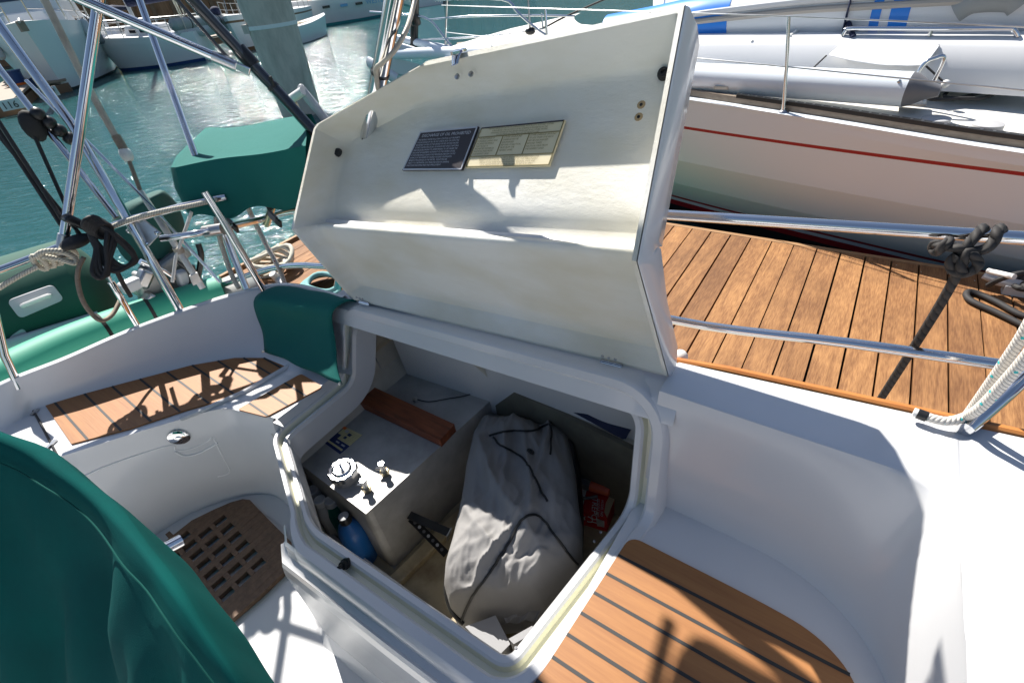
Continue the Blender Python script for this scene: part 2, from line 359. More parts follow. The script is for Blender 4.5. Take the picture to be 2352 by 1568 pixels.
# ------------------------------------------------------------------ camera, sun, sky
cd = bpy.data.cameras.new('camera'); cam = bpy.data.objects.new('camera', cd); COL.objects.link(cam)
cd.sensor_width = 36; cd.lens = 36*F/2352; cd.clip_start = .02; cd.clip_end = 3000
r_, d_, f_ = V((CX.x, CY.x, CZ.x)), V((CX.y, CY.y, CZ.y)), V((CX.z, CY.z, CZ.z))
cam.matrix_world = Matrix(((r_.x, -d_.x, -f_.x, 0), (r_.y, -d_.y, -f_.y, 0), (r_.z, -d_.z, -f_.z, 0), (0, 0, 0, 1)))
SC.camera = cam
W = bpy.data.worlds.new('World'); SC.world = W; W.use_nodes = True
nt = W.node_tree; bg = nt.nodes['Background']; sk = nt.nodes.new('ShaderNodeTexSky'); sk.sky_type = 'NISHITA'; sk.sun_disc = False
sk.sun_elevation = math.asin(SUN.z); sk.sun_rotation = math.atan2(SUN.x, SUN.y); sk.air_density = 1.0; sk.dust_density = .6; sk.ozone_density = 1.2
hs = nt.nodes.new('ShaderNodeHueSaturation'); hs.inputs['Saturation'].default_value = .95; hs.inputs['Value'].default_value = .80; nt.links.new(sk.outputs[0], hs.inputs['Color']); nt.links.new(hs.outputs[0], bg.inputs[0]); bg.inputs[1].default_value = .078
sl = bpy.data.lights.new('sun', 'SUN'); sl.energy = 5.0; sl.angle = math.radians(.55); sl.color = (1, .955, .88)
so = bpy.data.objects.new('sun', sl); COL.objects.link(so); so.rotation_euler = SUN.to_track_quat('Z', 'Y').to_euler(); so.location = SUN*30
SC.view_settings.view_transform = 'Standard'; SC.view_settings.look = 'None'; SC.view_settings.exposure = .92; SC.view_settings.gamma = 1
SC.cycles.max_bounces = 8; SC.cycles.caustics_reflective = False; SC.cycles.caustics_refractive = False; SC.cycles.sample_clamp_indirect = 6
SC.cycles.use_denoising = True
# ------------------------------------------------------------------ water
m = bpy.data.materials.new('harbour_water'); m.use_nodes = True; nt = m.node_tree; b = nt.nodes['Principled BSDF']
b.inputs['Base Color'].default_value = (.017, .092, .098, 1); b.inputs['Roughness'].default_value = .06; b.inputs['IOR'].default_value = 1.33
N = nt.nodes.new; L = nt.links.new
tc = N('ShaderNodeTexCoord'); mp = N('ShaderNodeMapping'); mp.inputs['Scale'].default_value = (1, 1.0, 1); mp.inputs['Rotation'].default_value = (0, 0, .9)
L(tc.outputs['Object'], mp.inputs[0])
mp2 = N('ShaderNodeMapping'); mp2.inputs['Scale'].default_value = (2.6, .9, 1); L(mp.outputs[0], mp2.inputs[0])
a = N('ShaderNodeTexNoise'); a.inputs['Scale'].default_value = 2.1; a.inputs['Detail'].default_value = 5; a.inputs['Roughness'].default_value = .6; a.inputs['Distortion'].default_value = .4; L(mp2.outputs[0], a.inputs['Vector'])
c = N('ShaderNodeTexNoise'); c.inputs['Scale'].default_value = .35; c.inputs['Detail'].default_value = 2; L(mp.outputs[0], c.inputs['Vector'])
ad = N('ShaderNodeMath'); ad.operation = 'MULTIPLY_ADD'; L(c.outputs['Fac'], ad.inputs[0]); ad.inputs[1].default_value = 1.0; L(a.outputs['Fac'], ad.inputs[2])
bp = N('ShaderNodeBump'); bp.inputs['Strength'].default_value = .45; bp.inputs['Distance'].default_value = .26; L(ad.outputs[0], bp.inputs['Height']); L(bp.outputs[0], b.inputs['Normal'])
M['water'] = m
q = MB(); q.add([(-900, -300, SEA), (600, -300, SEA), (600, 1200, SEA), (-900, 1200, SEA)], [(0, 1, 2, 3)], 'water')
tag(q.build('water', smooth=False), kind='structure')
# ------------------------------------------------------------------ finger pier
pier = thing('finger_pier', (-1.6, 2.5, DOCK), 'timber finger pier of brown treated boards beside the open boat', 'pier')
q = MB(); ca, sa = math.cos(-.021), math.sin(-.021)
RZ = Matrix.Rotation(-.021, 3, 'Z'); pitch = .1462; k0 = 0
x = .5615+.0068; ang = .021
for i in range(-34, 14):
    xx = .5595+pitch*i-.04; g = .009+rnd.uniform(-.003, .004)
    if xx < -4.3: continue
    c = V((xx-.021*0, 2.5, DOCK-.019+rnd.uniform(-.0015, .0015))); w = pitch-g
    # board runs along a direction turned 1.2 degrees from the boat's beam
    R = Matrix.Rotation(.021, 3, 'Z')
    yl = 2.42
    q.box(c+V((-.021*(0), 0, 0)), (w, yl, .038), 'dock', R)
for i in range(40):
    p = V((-4.2+i*.1462*.9+.03, 3.62 if i % 2 else 3.655, DOCK+.001)); q.lathe([(.004, 0), (.004, .001)], p, 'steel2', 6)
bo = q.build('deck_boards', pier, smooth=False); bv = bo.modifiers.new('bevel', 'BEVEL'); bv.width = .004; bv.segments = 2
q = MB(); q.box((-1.6, 3.735, DOCK-.075), (5.9, .04, .15), 'dockedge'); q.box((-1.6, 1.27, DOCK-.075), (5.9, .04, .15), 'dockedge')
q.build('edge_board', pier, bevel=.004)
q = MB(); q.box((-4.36, 2.5, DOCK-.09), (.04, 2.5, .17), 'dockedge', Matrix.Rotation(.021, 3, 'Z')); q.build('end_board', pier, bevel=.004)
q = MB(); q.box((-1.6, 2.5, DOCK-.3), (5.4, 2.3, .45), 'float'); q.build('float', pier)
q = MB(); q.prism([(-2.4, 3.80, -2.16), (-.4, 3.80, -2.16), (-.4, 4.0, -2.16), (-2.4, 4.62, -2.16)], (0, 0, -.12), 'greenf'); q.build('fender_strip', pier)
# ------------------------------------------------------------------ the open sailing yacht
yacht = thing('sailing_yacht', (-.6, .5, SEA), 'white sailing yacht in the foreground seen from inside its cockpit, side locker open', 'sailboat')
A = PZ(812, 752, -.955); B = PZ(1458, 945, -.885); C = V((-.282, .712, -1.15)); D = V((-.348, .262, -1.15)); E_ = V((-.988, .242, -1.15)); F_ = V((-1.326, .40, -1.15)); G = V((-1.332, .69, -1.15))
nc = (B-A).cross(C-A).normalized(); nc = nc if nc.y < 0 else -nc
up = V((0, 0, 1)); nm = (nc+up).normalized()
cor = [A, B, C, D, E_, F_, G]; nor = [nc, nc, nm, up, up, up, nm]; rad = [.04, .055, .05, .022, .05, .025, .05]
loop = []; nl = []
for i in range(7):
    p = cor[i]; a, b = cor[i-1], cor[(i+1) % 7]; ra, rb = min(rad[i], (a-p).length*.45), min(rad[i], (b-p).length*.45)
    P1 = p+(a-p).normalized()*ra; P2 = p+(b-p).normalized()*rb
    n1 = lerp(nor[i], nor[i-1], ra/(a-p).length); n2 = lerp(nor[i], nor[(i+1) % 7], rb/(b-p).length)
    if i in (2, 6):
        n1, n2 = (nc, up) if i == 2 else (up, nc)
    elif i in (0, 1): n1 = n2 = nc
    else: n1 = n2 = up
    for j in range(9):
        t = j/8; loop.append(P1*(1-t)**2+p*2*t*(1-t)+P2*t*t); nl.append(lerp(n1, n2, t).normalized())
NL = len(loop)
prof = [(-.003, -.10), (0, -.012), (.006, 0), (.020, .0005), (.026, -.004), (.031, -.019), (.043, -.020), (.050, .012), (.056, .018), (.078, .018)]
def outw(i):
    t = (loop[(i+1) % NL]-loop[i-1]).normalized(); return nl[i].cross(t).normalized()
def wfac(i):      # the rim is narrow on the left side of the opening, wide on the right and at the back
    k_ = i//9; t = (i % 9)/8
    return {0: lerp(.45, 1, t), 1: 1, 2: 1, 3: 1, 4: lerp(1, .45, t), 5: .45, 6: .45}[k_]
WF = [wfac(i) for i in range(NL)]
rows = [[loop[i]+outw(i)*(o if o < .01 else .01+(o-.01)*WF[i])+nl[i]*(h if k_ < 3 else h*(1 if WF[i] > .9 or h > 0 else WF[i])) for i in range(NL)] for k_, (o, h) in enumerate(prof)]
q = MB()
for k in range(len(rows)-1):
    q.grid(rows[k:k+2], 'cream' if k in (4, 5, 6) else 'gel', closed=True)
sk1 = [loop[i]+outw(i)*.088*WF[i]+nl[i]*.010 for i in range(NL)]; sk2 = [loop[i]+outw(i)*.094*WF[i]+nl[i]*-.06 for i in range(NL)]
q.grid([rows[-1], sk1, sk2], 'gel', closed=True)
rim = q.build('locker_coaming', yacht, sharp=60)
outer = rows[-1]
hz = lambda x: -.866+(x+1.349)/1.093*.062
q = MB()
# seat base right of the locker, running to the coaming
q.add([(-.345+.07, .1, SEAT-.006), (.45, .1, SEAT-.006), (.45, .85, SEAT-.006), (-.26, .85, SEAT-.006)], [(0, 1, 2, 3)], 'gel')
# right-hand coaming and bulkhead
bot = resample(smooth([(-.255, .752, 0), (-.015, .748, 0), (.09, .738, 0), (.165, .712, 0), (.225, .672, 0), (.27, .62, 0), (.30, .55, 0), (.315, .45, 0), (.32, .1, 0)], 8), 60)
top = resample(smooth([(-.255, .803, 0), (.02, .804, 0), (.16, .805, 0), (.225, .80, 0), (.258, .775, 0), (.269, .73, 0), (.277, .65, 0), (.283, .546, 0), (.286, .475, 0), (.288, .1, 0)], 8), 60)
ztop = -.80
rows = []
for t, z in [(-.0, SEAT-.008), (.02, SEAT+.001), (.05, SEAT+.014), (.10, SEAT+.045), (.16, SEAT+.09), (.5, SEAT+.19), (.86, ztop-.03), (.95, ztop-.010), (1.0, ztop-.002), (1.12, ztop)]:
    rr = []
    for a, b in zip(bot, top):
        d = (b-a); d = d if d.length > .02 else V((.02, 0, 0)); p = a+(b-a)*t
        if t < 0:
            n_ = V((0, -1, 0)); p = a+V((-.02, -.03, 0))
        rr.append(V((p.x, p.y, z)))
    rows.append(rr)
q.grid(rows, 'gel')
edge = rows[-1]
# deck outside it, out to the toe rail
def ty(x): return .93+(x+.254)*.118 if x > -.254 else .93+(x+.254)*.085
out = []
for p in edge:
    out.append(p)
far = []
for i, p in enumerate(edge):
    far.append(V((p.x, ty(p.x), -.815)) if i < 34 else None)
i0 = 33
for i in range(34, 60):
    t = (i-33)/26; far[i] = V((lerp(edge[33].x, 1.5, t), ty(lerp(edge[33].x, 1.5, t)), -.815)) if t < .6 else V((1.5, lerp(1.1, .1, (t-.6)/.4), -.80))
mid = [lerp(a, b, .12)+V((0, 0, .002)) for a, b in zip(edge, far)]
q.grid([edge, mid, far], 'gel')
# ledge behind the hinge line, left of it
xs = [-1.46+i*.05 for i in range(26)]
r0 = [V((x, lerp(.775, .80, (x+1.46)/1.25), hz(x)-.022)) for x in xs]
q.grid([[p+V((0, -.02, -.05)) for p in r0], r0, [V((x, .835, hz(x)-.010)) for x in xs], [V((x, .90, hz(x)-.010)) for x in xs], [V((x, ty(x)+.01, hz(x)-.018)) for x in xs], [V((x, ty(x)+.03, hz(x)-.10)) for x in xs]], 'gel')
deck = q.build('deck_moulding', yacht, sharp=50)
q = MB()     # outside of the hull below the rail
xs = [-1.36, -.8, -.25, .4, 1.1, 1.8]
q.grid([[V((x, ty(x)+.02, -.84)) for x in xs], [V((x, ty(x)+.09, -1.1)) for x in xs], [V((x, ty(x)+.12, -1.5)) for x in xs], [V((x, ty(x)+.02, SEA-.1)) for x in xs]], 'gel'); q.build('topsides', yacht)
q = MB()     # teak toe rail
xs = [-1.35+i*.1 for i in range(29)]
sec = [(.004, -.02), (.004, .004), (.008, .008), (.017, .008), (.021, .004), (.021, -.03)]
q.grid([[V((x, ty(x)+a, (-.815 if x > -.25 else hz(x)-.018)+b)) for x in xs] for a, b in sec], 'rail'); q.build('toe_rail', yacht, sharp=30)
# teak panel on the seat right of the locker
def teak_panel(name, poly, z, lines, th=.006, w=.0075, parent=yacht, k='teak'):
    q = MB(); q.prism([V((p.x, p.y, z+th)) for p in poly], (0, 0, -th), k)
    for a, b in lines:
        a = V((a.x, a.y, z+th+.0006)); b = V((b.x, b.y, z+th+.0006)); d = (b-a).normalized(); s = V((-d.y, d.x, 0))*w/2
        q.add([a-s, b-s, b+s, a+s], [(0, 1, 2, 3)], 'caulk')
    return q.build(name, parent, smooth=False)
def clipline(poly, p, d):      # chord of a polygon along direction d through p
    ts = []
    for i in range(len(poly)):
        a, b = poly[i-1], poly[i]; e = b-a; den = d.x*e.y-d.y*e.x
        if abs(den) < 1e-9: continue
        s = ((a.x-p.x)*e.y-(a.y-p.y)*e.x)/den; u = ((a.x-p.x)*d.y-(a.y-p.y)*d.x)/den
        if 0 <= u < 1: ts.append(s)
    return (p+d*min(ts), p+d*max(ts)) if len(ts) >= 2 else None
poly = fillet([V((-.236, .63, 0)), V((.10, .629, 0)), V((.175, .615, 0)), V((.235, .575, 0)), V((.262, .50, 0)), V((.268, .11, 0)), V((-.300, .11, 0)), V((-.266, .262, 0))], [.03, .15, .06, .06, .06, .0, 0, .01])
lines = []
for y in (.573, .520, .467, .414, .361, .308, .255, .202, .15):
    c = clipline(poly, V((0, y-.0, 0)), V((1, .012, 0)).normalized())
    if c: lines.append(c)
teak_panel('seat_planking', poly, SEAT-.005, lines)
# ------------------------------------------------------------------ aft coaming, aft seat, sole
AFT = -1.10
tp = [(-2.30, -.25, -.985)]+[tuple(PZ(u, v, z)) for u, v, z in [(0, 885, -.97), (150, 825, -.95), (300, 760, -.925), (480, 695, -.90), (590, 665, -.885), (640, 657, -.88), (700, 664, -.875)]]+[(-1.40, .80, -.872)]
bt = [(-2.30, -.30, AFT)]+[tuple(PZ(u, v, AFT)) for u, v in [(30, 975), (100, 935), (430, 840), (540, 818), (600, 818), (680, 848)]]+[(-1.40, .70, AFT), (-1.34, .715, AFT)]
tp = resample(smooth(tp, 8), 50); bt = resample(smooth(bt, 8), 50)
rows = []
for t, h in [(-.12, 0), (0, .004), (.04, .012), (.10, .03), (.5, .35), (.93, .93), (.985, .99), (1.0, 1.0)]:
    rr = []
    for a, b in zip(bt, tp):
        p = lerp(a, b, max(0, t)); z = lerp(a.z, b.z, h)
        if t < 0: p = a+V((.03, -.03, 0))
        elif t < .12: p = a+(a-b)*0+ (V((.012, -.012, 0))*(1-t/.12))
        rr.append(V((p.x, p.y, z)))
    rows.append(rr)
q = MB()
def outn(i, P): 
    t = (P[min(len(P)-1, i+1)]-P[max(0, i-1)]).normalized(); n_ = V((-t.y, t.x, 0)); return n_.normalized()
o1 = [p+outn(i, tp)*.022+V((0, 0, .002)) for i, p in enumerate(tp)]; o2 = [p+outn(i, tp)*.035+V((0, 0, -.012)) for i, p in enumerate(tp)]; o3 = [p+outn(i, tp)*.07+V((0, 0, -.5)) for i, p in enumerate(tp)]; o4 = [p+outn(i, tp)*.0+V((0, 0, -1.4)) for i, p in enumerate(tp)]
q.grid(rows+[o1, o2, o3, o4], 'gel')
q.build('aft_coaming', yacht, sharp=60)
q = MB()
fe = [PZ(20, 1085, AFT), PZ(165, 1040, AFT), PZ(300, 997, AFT), PZ(400, 967, AFT), PZ(480, 944, AFT), PZ(520, 938, AFT), PZ(560, 946, AFT), PZ(630, 960, AFT), PZ(655, 985, AFT-.01)]
fe = smooth(fe, 5)
seatpoly = [V((p.x, p.y, AFT)) for p in fe]+[V((-1.372, .40, AFT)), V((-1.368, .70, AFT))]+[V((p.x, p.y, AFT)) for p in reversed(bt) if p.x < -1.40]
seatpoly.append(V((-2.3, -.35, AFT)))
q.add(seatpoly, [tuple(range(len(seatpoly)))], 'gel')
q.add([V((-1.372, .40, AFT)), V((-1.368, .70, AFT)), V((-1.355, .72, AFT-.06)), V((-1.355, .38, AFT-.06))], [(0, 1, 2, 3)], 'gel')
q.build('aft_seat', yacht, smooth=False)
fb = resample(smooth([PZ(250, 1330, SOLE), PZ(330, 1255, SOLE), PZ(395, 1208, SOLE), PZ(470, 1170, SOLE), PZ(570, 1143, SOLE), PZ(640, 1150, SOLE), PZ(700, 1230, SOLE), PZ(740, 1365, SOLE)], 6), 44)
ft = resample(fe[:-2]+[F_+V((-.034, .0, .016)), F_+V((-.018, -.030, .004)), lerp(E_, F_, .5)+V((-.012, -.036, .004)), E_+V((-.006, -.042, .004))], 44)
rows = []
for t, ob in [(0, 0), (.03, .012), (.10, .02), (.5, .02), (.85, .0), (.95, -.0), (1.0, 0)]:
    rows.append([V((lerp(a, b, t).x, lerp(a, b, t).y, lerp(a.z, b.z, t)))+V((.5, -.6, 0)).normalized()*(ob-.012*(t > .0)) for a, b in zip(ft, fb)])
rows.append([p+V((.06, -.07, 0)) for p in rows[-1]])
q = MB(); q.grid(rows, 'gel'); face = q.bvh(); q.build('aft_seat_front', yacht, sharp=60)
q = MB()     # locker front below the opening
pth = [E_+V((-.05, .03, 0)), E_, V((-.6, .252, -1.15)), D, V((.5, .27, -1.15))]
of = [(.074, .016), (.082, .010), (.086, -.018), (.090, -.030), (.104, -.034), (.110, -.030), (.116, -.044), (.122, -.075), (.125, -.20), (.135, -.42), (.16, -.455), (.3, -.462)]
rows = []
for o, h in of:
    rows.append([p+V((0, -o, h)) for p in pth])
for k in range(len(rows)-1): q.grid(rows[k:k+2], 'gel')
q.build('locker_front', yacht, sharp=50)
q = MB(); q.add([(-3, -2, SOLE-.003), (1.5, -2, SOLE-.003), (1.5, .35, SOLE-.003), (-3, .35, SOLE-.003)], [(0, 1, 2, 3)], 'gel'); q.build('cockpit_sole', yacht)
# door edge, shower outlet
def hit(bv, u, v, off=0):
    d = ray(u, v).normalized(); h = bv.ray_cast(V((0, 0, 0)), d, 60)
    return (h[0]+((h[1] if h[1].dot(d) < 0 else -h[1])*off), (h[1] if h[1].dot(d) < 0 else -h[1])) if h[0] else (d*2, -d)
q = MB(); dl = [(150, 1118), (230, 1076), (330, 1040), (395, 1022), (405, 1033), (440, 1030), (478, 1012), (490, 1006), (510, 1045), (527, 1076), (522, 1088), (500, 1094)]
ps = [hit(face, u, v, -.001)[0] for u, v in dl]; q.tube(smooth(ps, 4), .0035, 'geldull', 8); q.build('locker_door_edge', yacht)
q = MB(); ps = [hit(face, u, v, .001)[0] for u, v in [(402, 1036), (425, 1046), (460, 1038), (500, 1016)]]; q.tube(smooth(ps, 4), [.004]*len(smooth(ps, 4)), 'geldull', 8); q.build('door_pull_recess', yacht)
p, n_ = hit(face, 411, 1003, .001); q = MB(); q.lathe([(.034, 0), (.034, .004), (.028, .008), (.012, .009), (.012, .013), (.002, .014)], p, 'chrome', 24, n_); q.build('shower_outlet', yacht)
# aft teak panels
def px(l, z): return [PZ(u, v, z) for u, v in l]
zt = AFT+.003
poly = px([(105, 932), (150, 917), (300, 877), (440, 840), (540, 823), (610, 823), (655, 842), (640, 853), (560, 895), (500, 922), (430, 942), (300, 985), (165, 1020)], zt)
lines = []
d = (PZ(690, 835, zt)*0+V((1, .0, 0)))
a, b = PZ(195, 905, zt), PZ(275, 985, zt); dd = (b-a); dd.z = 0; dd.normalize()
pp = [(112, 935), (183, 910), (255, 890), (330, 869), (402, 850), (470, 833), (535, 824), (600, 822)]
prev = None
for u, v in [(130, 928), (198, 906), (262, 888), (326, 870), (388, 853), (448, 838), (508, 828), (566, 820), (622, 825)]:
    c = clipline(poly, PZ(u+12, v+14, zt), dd)
    if c: lines.append(c)
teak_panel('aft_seat_planking', poly, AFT, lines)
poly = fillet(px([(546, 941), (692, 859), (742, 889), (612, 958)], zt), [.01, .015, .015, .01])
lines = [clipline(poly, PZ(u, v, zt), dd) for u, v in [(660, 884), (620, 906), (578, 930)]]
teak_panel('aft_seat_planking', poly, AFT, [l for l in lines if l])
q = MB()     # seat trims: moulded bead between the two panels, hinge seam
q.tube([PZ(u, v, AFT+.004) for u, v in [(415, 962), (470, 940), (560, 900), (668, 838)]], .009, 'gel', 8)
q.build('moulded_bead', yacht)
q = MB(); q.tube([PZ(u, v, AFT+.002) for u, v in [(75, 940), (100, 985), (130, 1043)]], .004, 'blk', 6); q.build('seat_hinge_seam', yacht)
q = MB(); a = PZ(78, 942, AFT+.004); b = PZ(122, 1030, AFT+.004)
q.box(lerp(a, b, .05), (.012, .03, .006), 'steel2', Matrix.Rotation(.5, 3, 'Z')); q.build('seat_hinge', yacht); q = MB(); q.box(lerp(a, b, .9), (.012, .04, .006), 'steel2', Matrix.Rotation(.5, 3, 'Z')); q.build('seat_hinge', yacht)
# latch on the locker front, screw holes in the rim
q = MB(); p = PP(795, 1293, V((0, .16, -1.17)), V((0, -.3, 1)))
ax = V((.2, -.75, .55)).normalized()
q.lathe([(.011, -.012), (.011, .0), (.014, .0), (.014, .005), (.011, .006), (.011, .016), (.006, .017), (.006, .03), (.002, .031)], p, 'blk', 14, ax); q.build('catch_stud', yacht)
for u, v in [(1380, 1222), (1365, 1243), (1185, 1487)]: q = MB(); q.lathe([(.0035, 0), (.0035, .001), (.001, .0012)], PZ(u, v, -1.1495), 'grey', 10); q.build('screw_hole', yacht)
# ------------------------------------------------------------------ locker liner
q = MB(); fl = -1.665; x0, x1, y0, y1 = -1.415, .0, .235, 1.16
plan = [(-.99, y0), (x1, y0), (x1, y1), (-.93, y1), (-.93, 1.05), (x0, 1.05), (x0, .385)]
q.add([(x, y, fl) for x, y in plan], [tuple(range(7))], 'bilge')
def wall(a, b, za, zb, k='liner', lean=(0, 0)): q.add([(a[0], a[1], fl), (b[0], b[1], fl), (b[0]+lean[0], b[1]+lean[1], zb), (a[0]+lean[0], a[1]+lean[1], za)], [(0, 1, 2, 3)], k)
wall((-.99, y0), (x0, .385), -1.20, -1.20); wall((x0, .385), (x0, .74), -1.2, -1.2); wall((-.99, y0), (x1, y0), -1.2, -1.2)
wall((x0, .70), (x0, 1.05), -1.2, -1.16)
q.add([(x0, .385, -1.2), (x0, .70, -1.2), (x0+.055, .69, -1.165), (x0+.075, .40, -1.165)], [(0, 1, 2, 3)], 'liner')
q.add([(x0+.06, .66, -1.18), (x0+.085, .775, -.93), (x0-.02, .83, -.93), (x0-.03, .72, -1.2)], [(0, 1, 2, 3)], 'liner')     # return inside the opening
q.add([(x0-.03, .70, -1.22), (x0-.03, 1.06, -1.22), (x0-.03, .95, -.90), (x0-.02, .80, -.90)], [(0, 1, 2, 3)], 'liner')
wall((x0-.03, 1.05), (-.93, 1.05), -.95, -.95, lean=(0, -.12)); wall((-.93, 1.05), (-.93, y1), -1.05, -1.2)
wall((-.93, y1), (x1, y1), -1.12, -1.12); q.add([(x0-.03, .93, -.95), (x1, .97, -.95), (x1, y1, -1.12), (-.93, y1, -1.12), (-.93, 1.03, -1.1)], [(0, 1, 2, 3, 4)], 'liner')
q.add([(x0-.03, .93, -.95), (x1, .97, -.95), (x1, .80, -.86), (x0-.03, .80, -.915)], [(0, 1, 2, 3)], 'liner')
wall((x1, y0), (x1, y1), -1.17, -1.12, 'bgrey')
# moulded fillet against the aft wall and outboard wall around the tank
q.grid([[V((x0-.0, y, -1.17)) for y in (.39, .6, .9, 1.04)], [V((x0+.01, y, -1.25)) for y in (.39, .6, .9, 1.04)], [V((-1.36, y, -1.33)) for y in (.39, .6, .9, 1.04)]], 'liner')
q.build('locker_liner', yacht, smooth=False)
q = MB(); b0 = [PY(u, v, .98) for u, v in [(1195, 905), (1300, 958), (1460, 1048)]]
z0 = b0[0].z
q.prism([(-.93, .98, b0[0].z+.01), (0, .98, b0[2].z-.02), (0, .98, fl), (-.93, .98, fl)], (0, .02, 0), 'bgrey2')
q.add([(-.93, .985, b0[0].z+.008), (0, .985, b0[2].z-.022), (0, 1.16, b0[2].z-.022), (-.93, 1.16, b0[0].z+.008)], [(0, 1, 2, 3)], 'liner')
q.build('locker_partition', yacht, smooth=False)
q = MB(); q.box((-.93, .62, fl+.015), (.05, .9, .03), 'bilge', Matrix.Rotation(-.12, 3, 'Z')); q.build('locker_floor_batten', yacht, bevel=.006)
# ------------------------------------------------------------------ the locker lid
L0, R0 = V((-1.349, .814, -.866)), V((-.256, .859, -.804)); Lc, Rc = V((-1.371, .718, -.563)), V((-.295, .732, -.444))
Lc2, Ltl, Rtr = V((-1.407, .934, -.331)), V((-.985, 1.031, -.181)), V((-.355, 1.048, -.103))
XH = (R0-L0).normalized()
dA = XH.cross((Rc-R0).normalized()); dA = dA if dA.y > 0 else -dA
dB = XH.cross((Rtr-Rc).normalized()); dB = dB if dB.y > 0 else -dB
dC = (dA+dB).normalized()
def rimR(t): return lerp(R0, Rc, t) if t <= 1 else lerp(Rc, Rtr, t-1)
def rimL(t):
    if t <= 1: return lerp(L0, Lc, t)
    b = t-1
    return lerp(Lc, Lc2, b/.72) if b < .72 else lerp(Lc2, Ltl, (b-.72)/.28)
def ddir(t): return dA if t < .86 else (dB if t > 1.14 else lerp(dA, dB, (t-.86)/.28).normalized())
key = [(0, 0, 0), (.03, 0, 0), (.055, .022, 1), (.085, .042, 1), (.13, .048, 1), (.5, .052, 1), (.76, .055, 1), (.86, .058, 1), (.94, .068, 1), (1.0, .084, 1), (1.05, .098, 1), (1.095, .110, 1), (1.14, .116, 1), (1.185, .113, 1), (1.235, .103, 1), (1.29, .098, 1), (1.4, .097, 1), (1.55, .098, 1), (1.66, .098, 1), (1.76, .098, 1), (1.84, .098, 1), (1.88, .096, 1), (1.905, .085, 1), (1.94, .045, 1), (1.974, 0, 0), (2.0, 0, 0)]
mid_k = [V((t, d, 0)) for t, d, f in key if f]
mid_s = smooth(mid_k, 3)
key = [k for k in key[:2]]+[(p.x, p.y, 1) for p in mid_s]+key[-2:]
rows = []
for t, dep, fl_ in key:
    a, b = rimL(t), rimR(t); w = (b-a).length; d = ddir(t)
    ins = .040 if t < 1.72 else .055
    cols = [(0, 0), (.011, 0), (.011+ins*.18, .40), (.011+ins*.62, .9), (.011+ins, 1)]
    fr = [(c/w, m_) for c, m_ in cols]+[(j/13, 1) for j in range(1, 13)]+[(1-c/w, m_) for c, m_ in reversed([(0, 0), (.009, 0), (.012, .4), (.017, .9), (.024, 1)])]
    fr = sorted(fr[:5]+[f for f in fr[5:-5] if cols[-1][0]/w+.01 < f[0] < 1-.034/w-.01]+fr[-5:], key=lambda f: f[0])
    n = len(fr)
    rows.append((fr, a, b, d, dep))
NCOL = 21
rr = []
for fr, a, b, d, dep in rows:
    lft = fr[:5]; rgt = fr[-5:]; mid = [(lerp(lft[-1][0], rgt[0][0], j/(NCOL-9)), 1) for j in range(1, NCOL-9)]
    rr.append([lerp(a, b, f)+d*(dep*m_) for f, m_ in lft+mid+rgt])
q = MB(); q.grid(rr, 'frp')
lid_bvh = q.bvh()
lid = MB(); lid.add(q.v, q.f, 'frp')
# outer skin
def back(t):
    return .055 if t < .02 else (.075 if t < .85 else (.10 if t < 1.05 else .135))
ts = [0, .08, .5, .85, .95, 1.0, 1.05, 1.12, 1.3, 1.6, 1.72, 1.85, 1.95, 2.0]
outl = []
for e_, fac in ((0, 0), (.004, .08), (.008, .5), (.004, .88), (-.012, 1.0)):
    L_ = [rimL(t)-XH*e_+ddir(t)*back(t)*fac for t in ts]; R_ = [rimR(t)+XH*(e_+.002)+ddir(t)*back(t)*fac for t in ts]
    Tt = [lerp(L_[-1], R_[-1], j/10) for j in range(1, 10)]; Bb = [lerp(R_[0], L_[0], j/10) for j in range(1, 10)]
    ring = L_+Tt+list(reversed(R_))+Bb
    if fac:
        bdir = (Rtr-Rc).normalized()
        s0 = len(L_)-1
        for j in range(s0, s0+11): ring[j] = ring[j]+bdir*(e_ if e_ > 0 else -.02)
    outl.append(ring)
lid.grid(outl, 'gel', closed=True)
n_ = len(ts); ring = outl[-1]
lid.grid([[lerp(ring[i], ring[n_+9+(n_-1-i)], j/12) for j in range(13)] for i in range(n_)], 'gel')
lidob = lid.build('locker_lid', yacht, sharp=42, recalc=True)
lidob['label'] = 'open locker lid, cream glass cloth inside and two sign plates on it'
def sub(mb, name, parent, **k): return mb.build(name, parent, **k)
# floor plane of the lid where the plates are glued
fp = [hit(lid_bvh, u, v)[0] for u, v in [(960, 360), (1280, 300), (1250, 380), (1000, 320)]]
fn = hit(lid_bvh, 1120, 340)[1]
fN = -dB
fO = hit(lid_bvh, 1120, 350)[0]+fN*.009
def onlid(u, v, off=0): return hit(lid_bvh, u, v)[0]+fN*.011
c1 = lambda x, y: ((1550+x/2.94)*.57422, (450+y/2.94)*.57422)
def plate(name, cor, base, edge, items, label):
    tl, tr, br, bl = [onlid(*c1(*p)) for p in cor]
    q = MB(); q.prism([tl, tr, br, bl], fN*-.006, base, edge)
    ux = ((tr-tl)+(br-bl)).normalized(); uy = ((tl-bl)+(tr-br)); uy = (uy-ux*uy.dot(ux)).normalized()
    f = lambda s, t: lerp(lerp(bl, br, s), lerp(tl, tr, s), t)
    items(q, f, ux, ((tl-bl)+(tr-br)).normalized(), (tr-tl).length, (tl-bl).length)
    o = q.build(name, lidob, sharp=20, smooth=False); o['label'] = label; return o
def bar(q, a, b, w, k, off=.0012):
    d = (b-a).normalized(); s = fN.cross(d)*w/2; q.prism([a-s+fN*off, b-s+fN*off, b+s+fN*off, a+s+fN*off], -fN*.001, k)
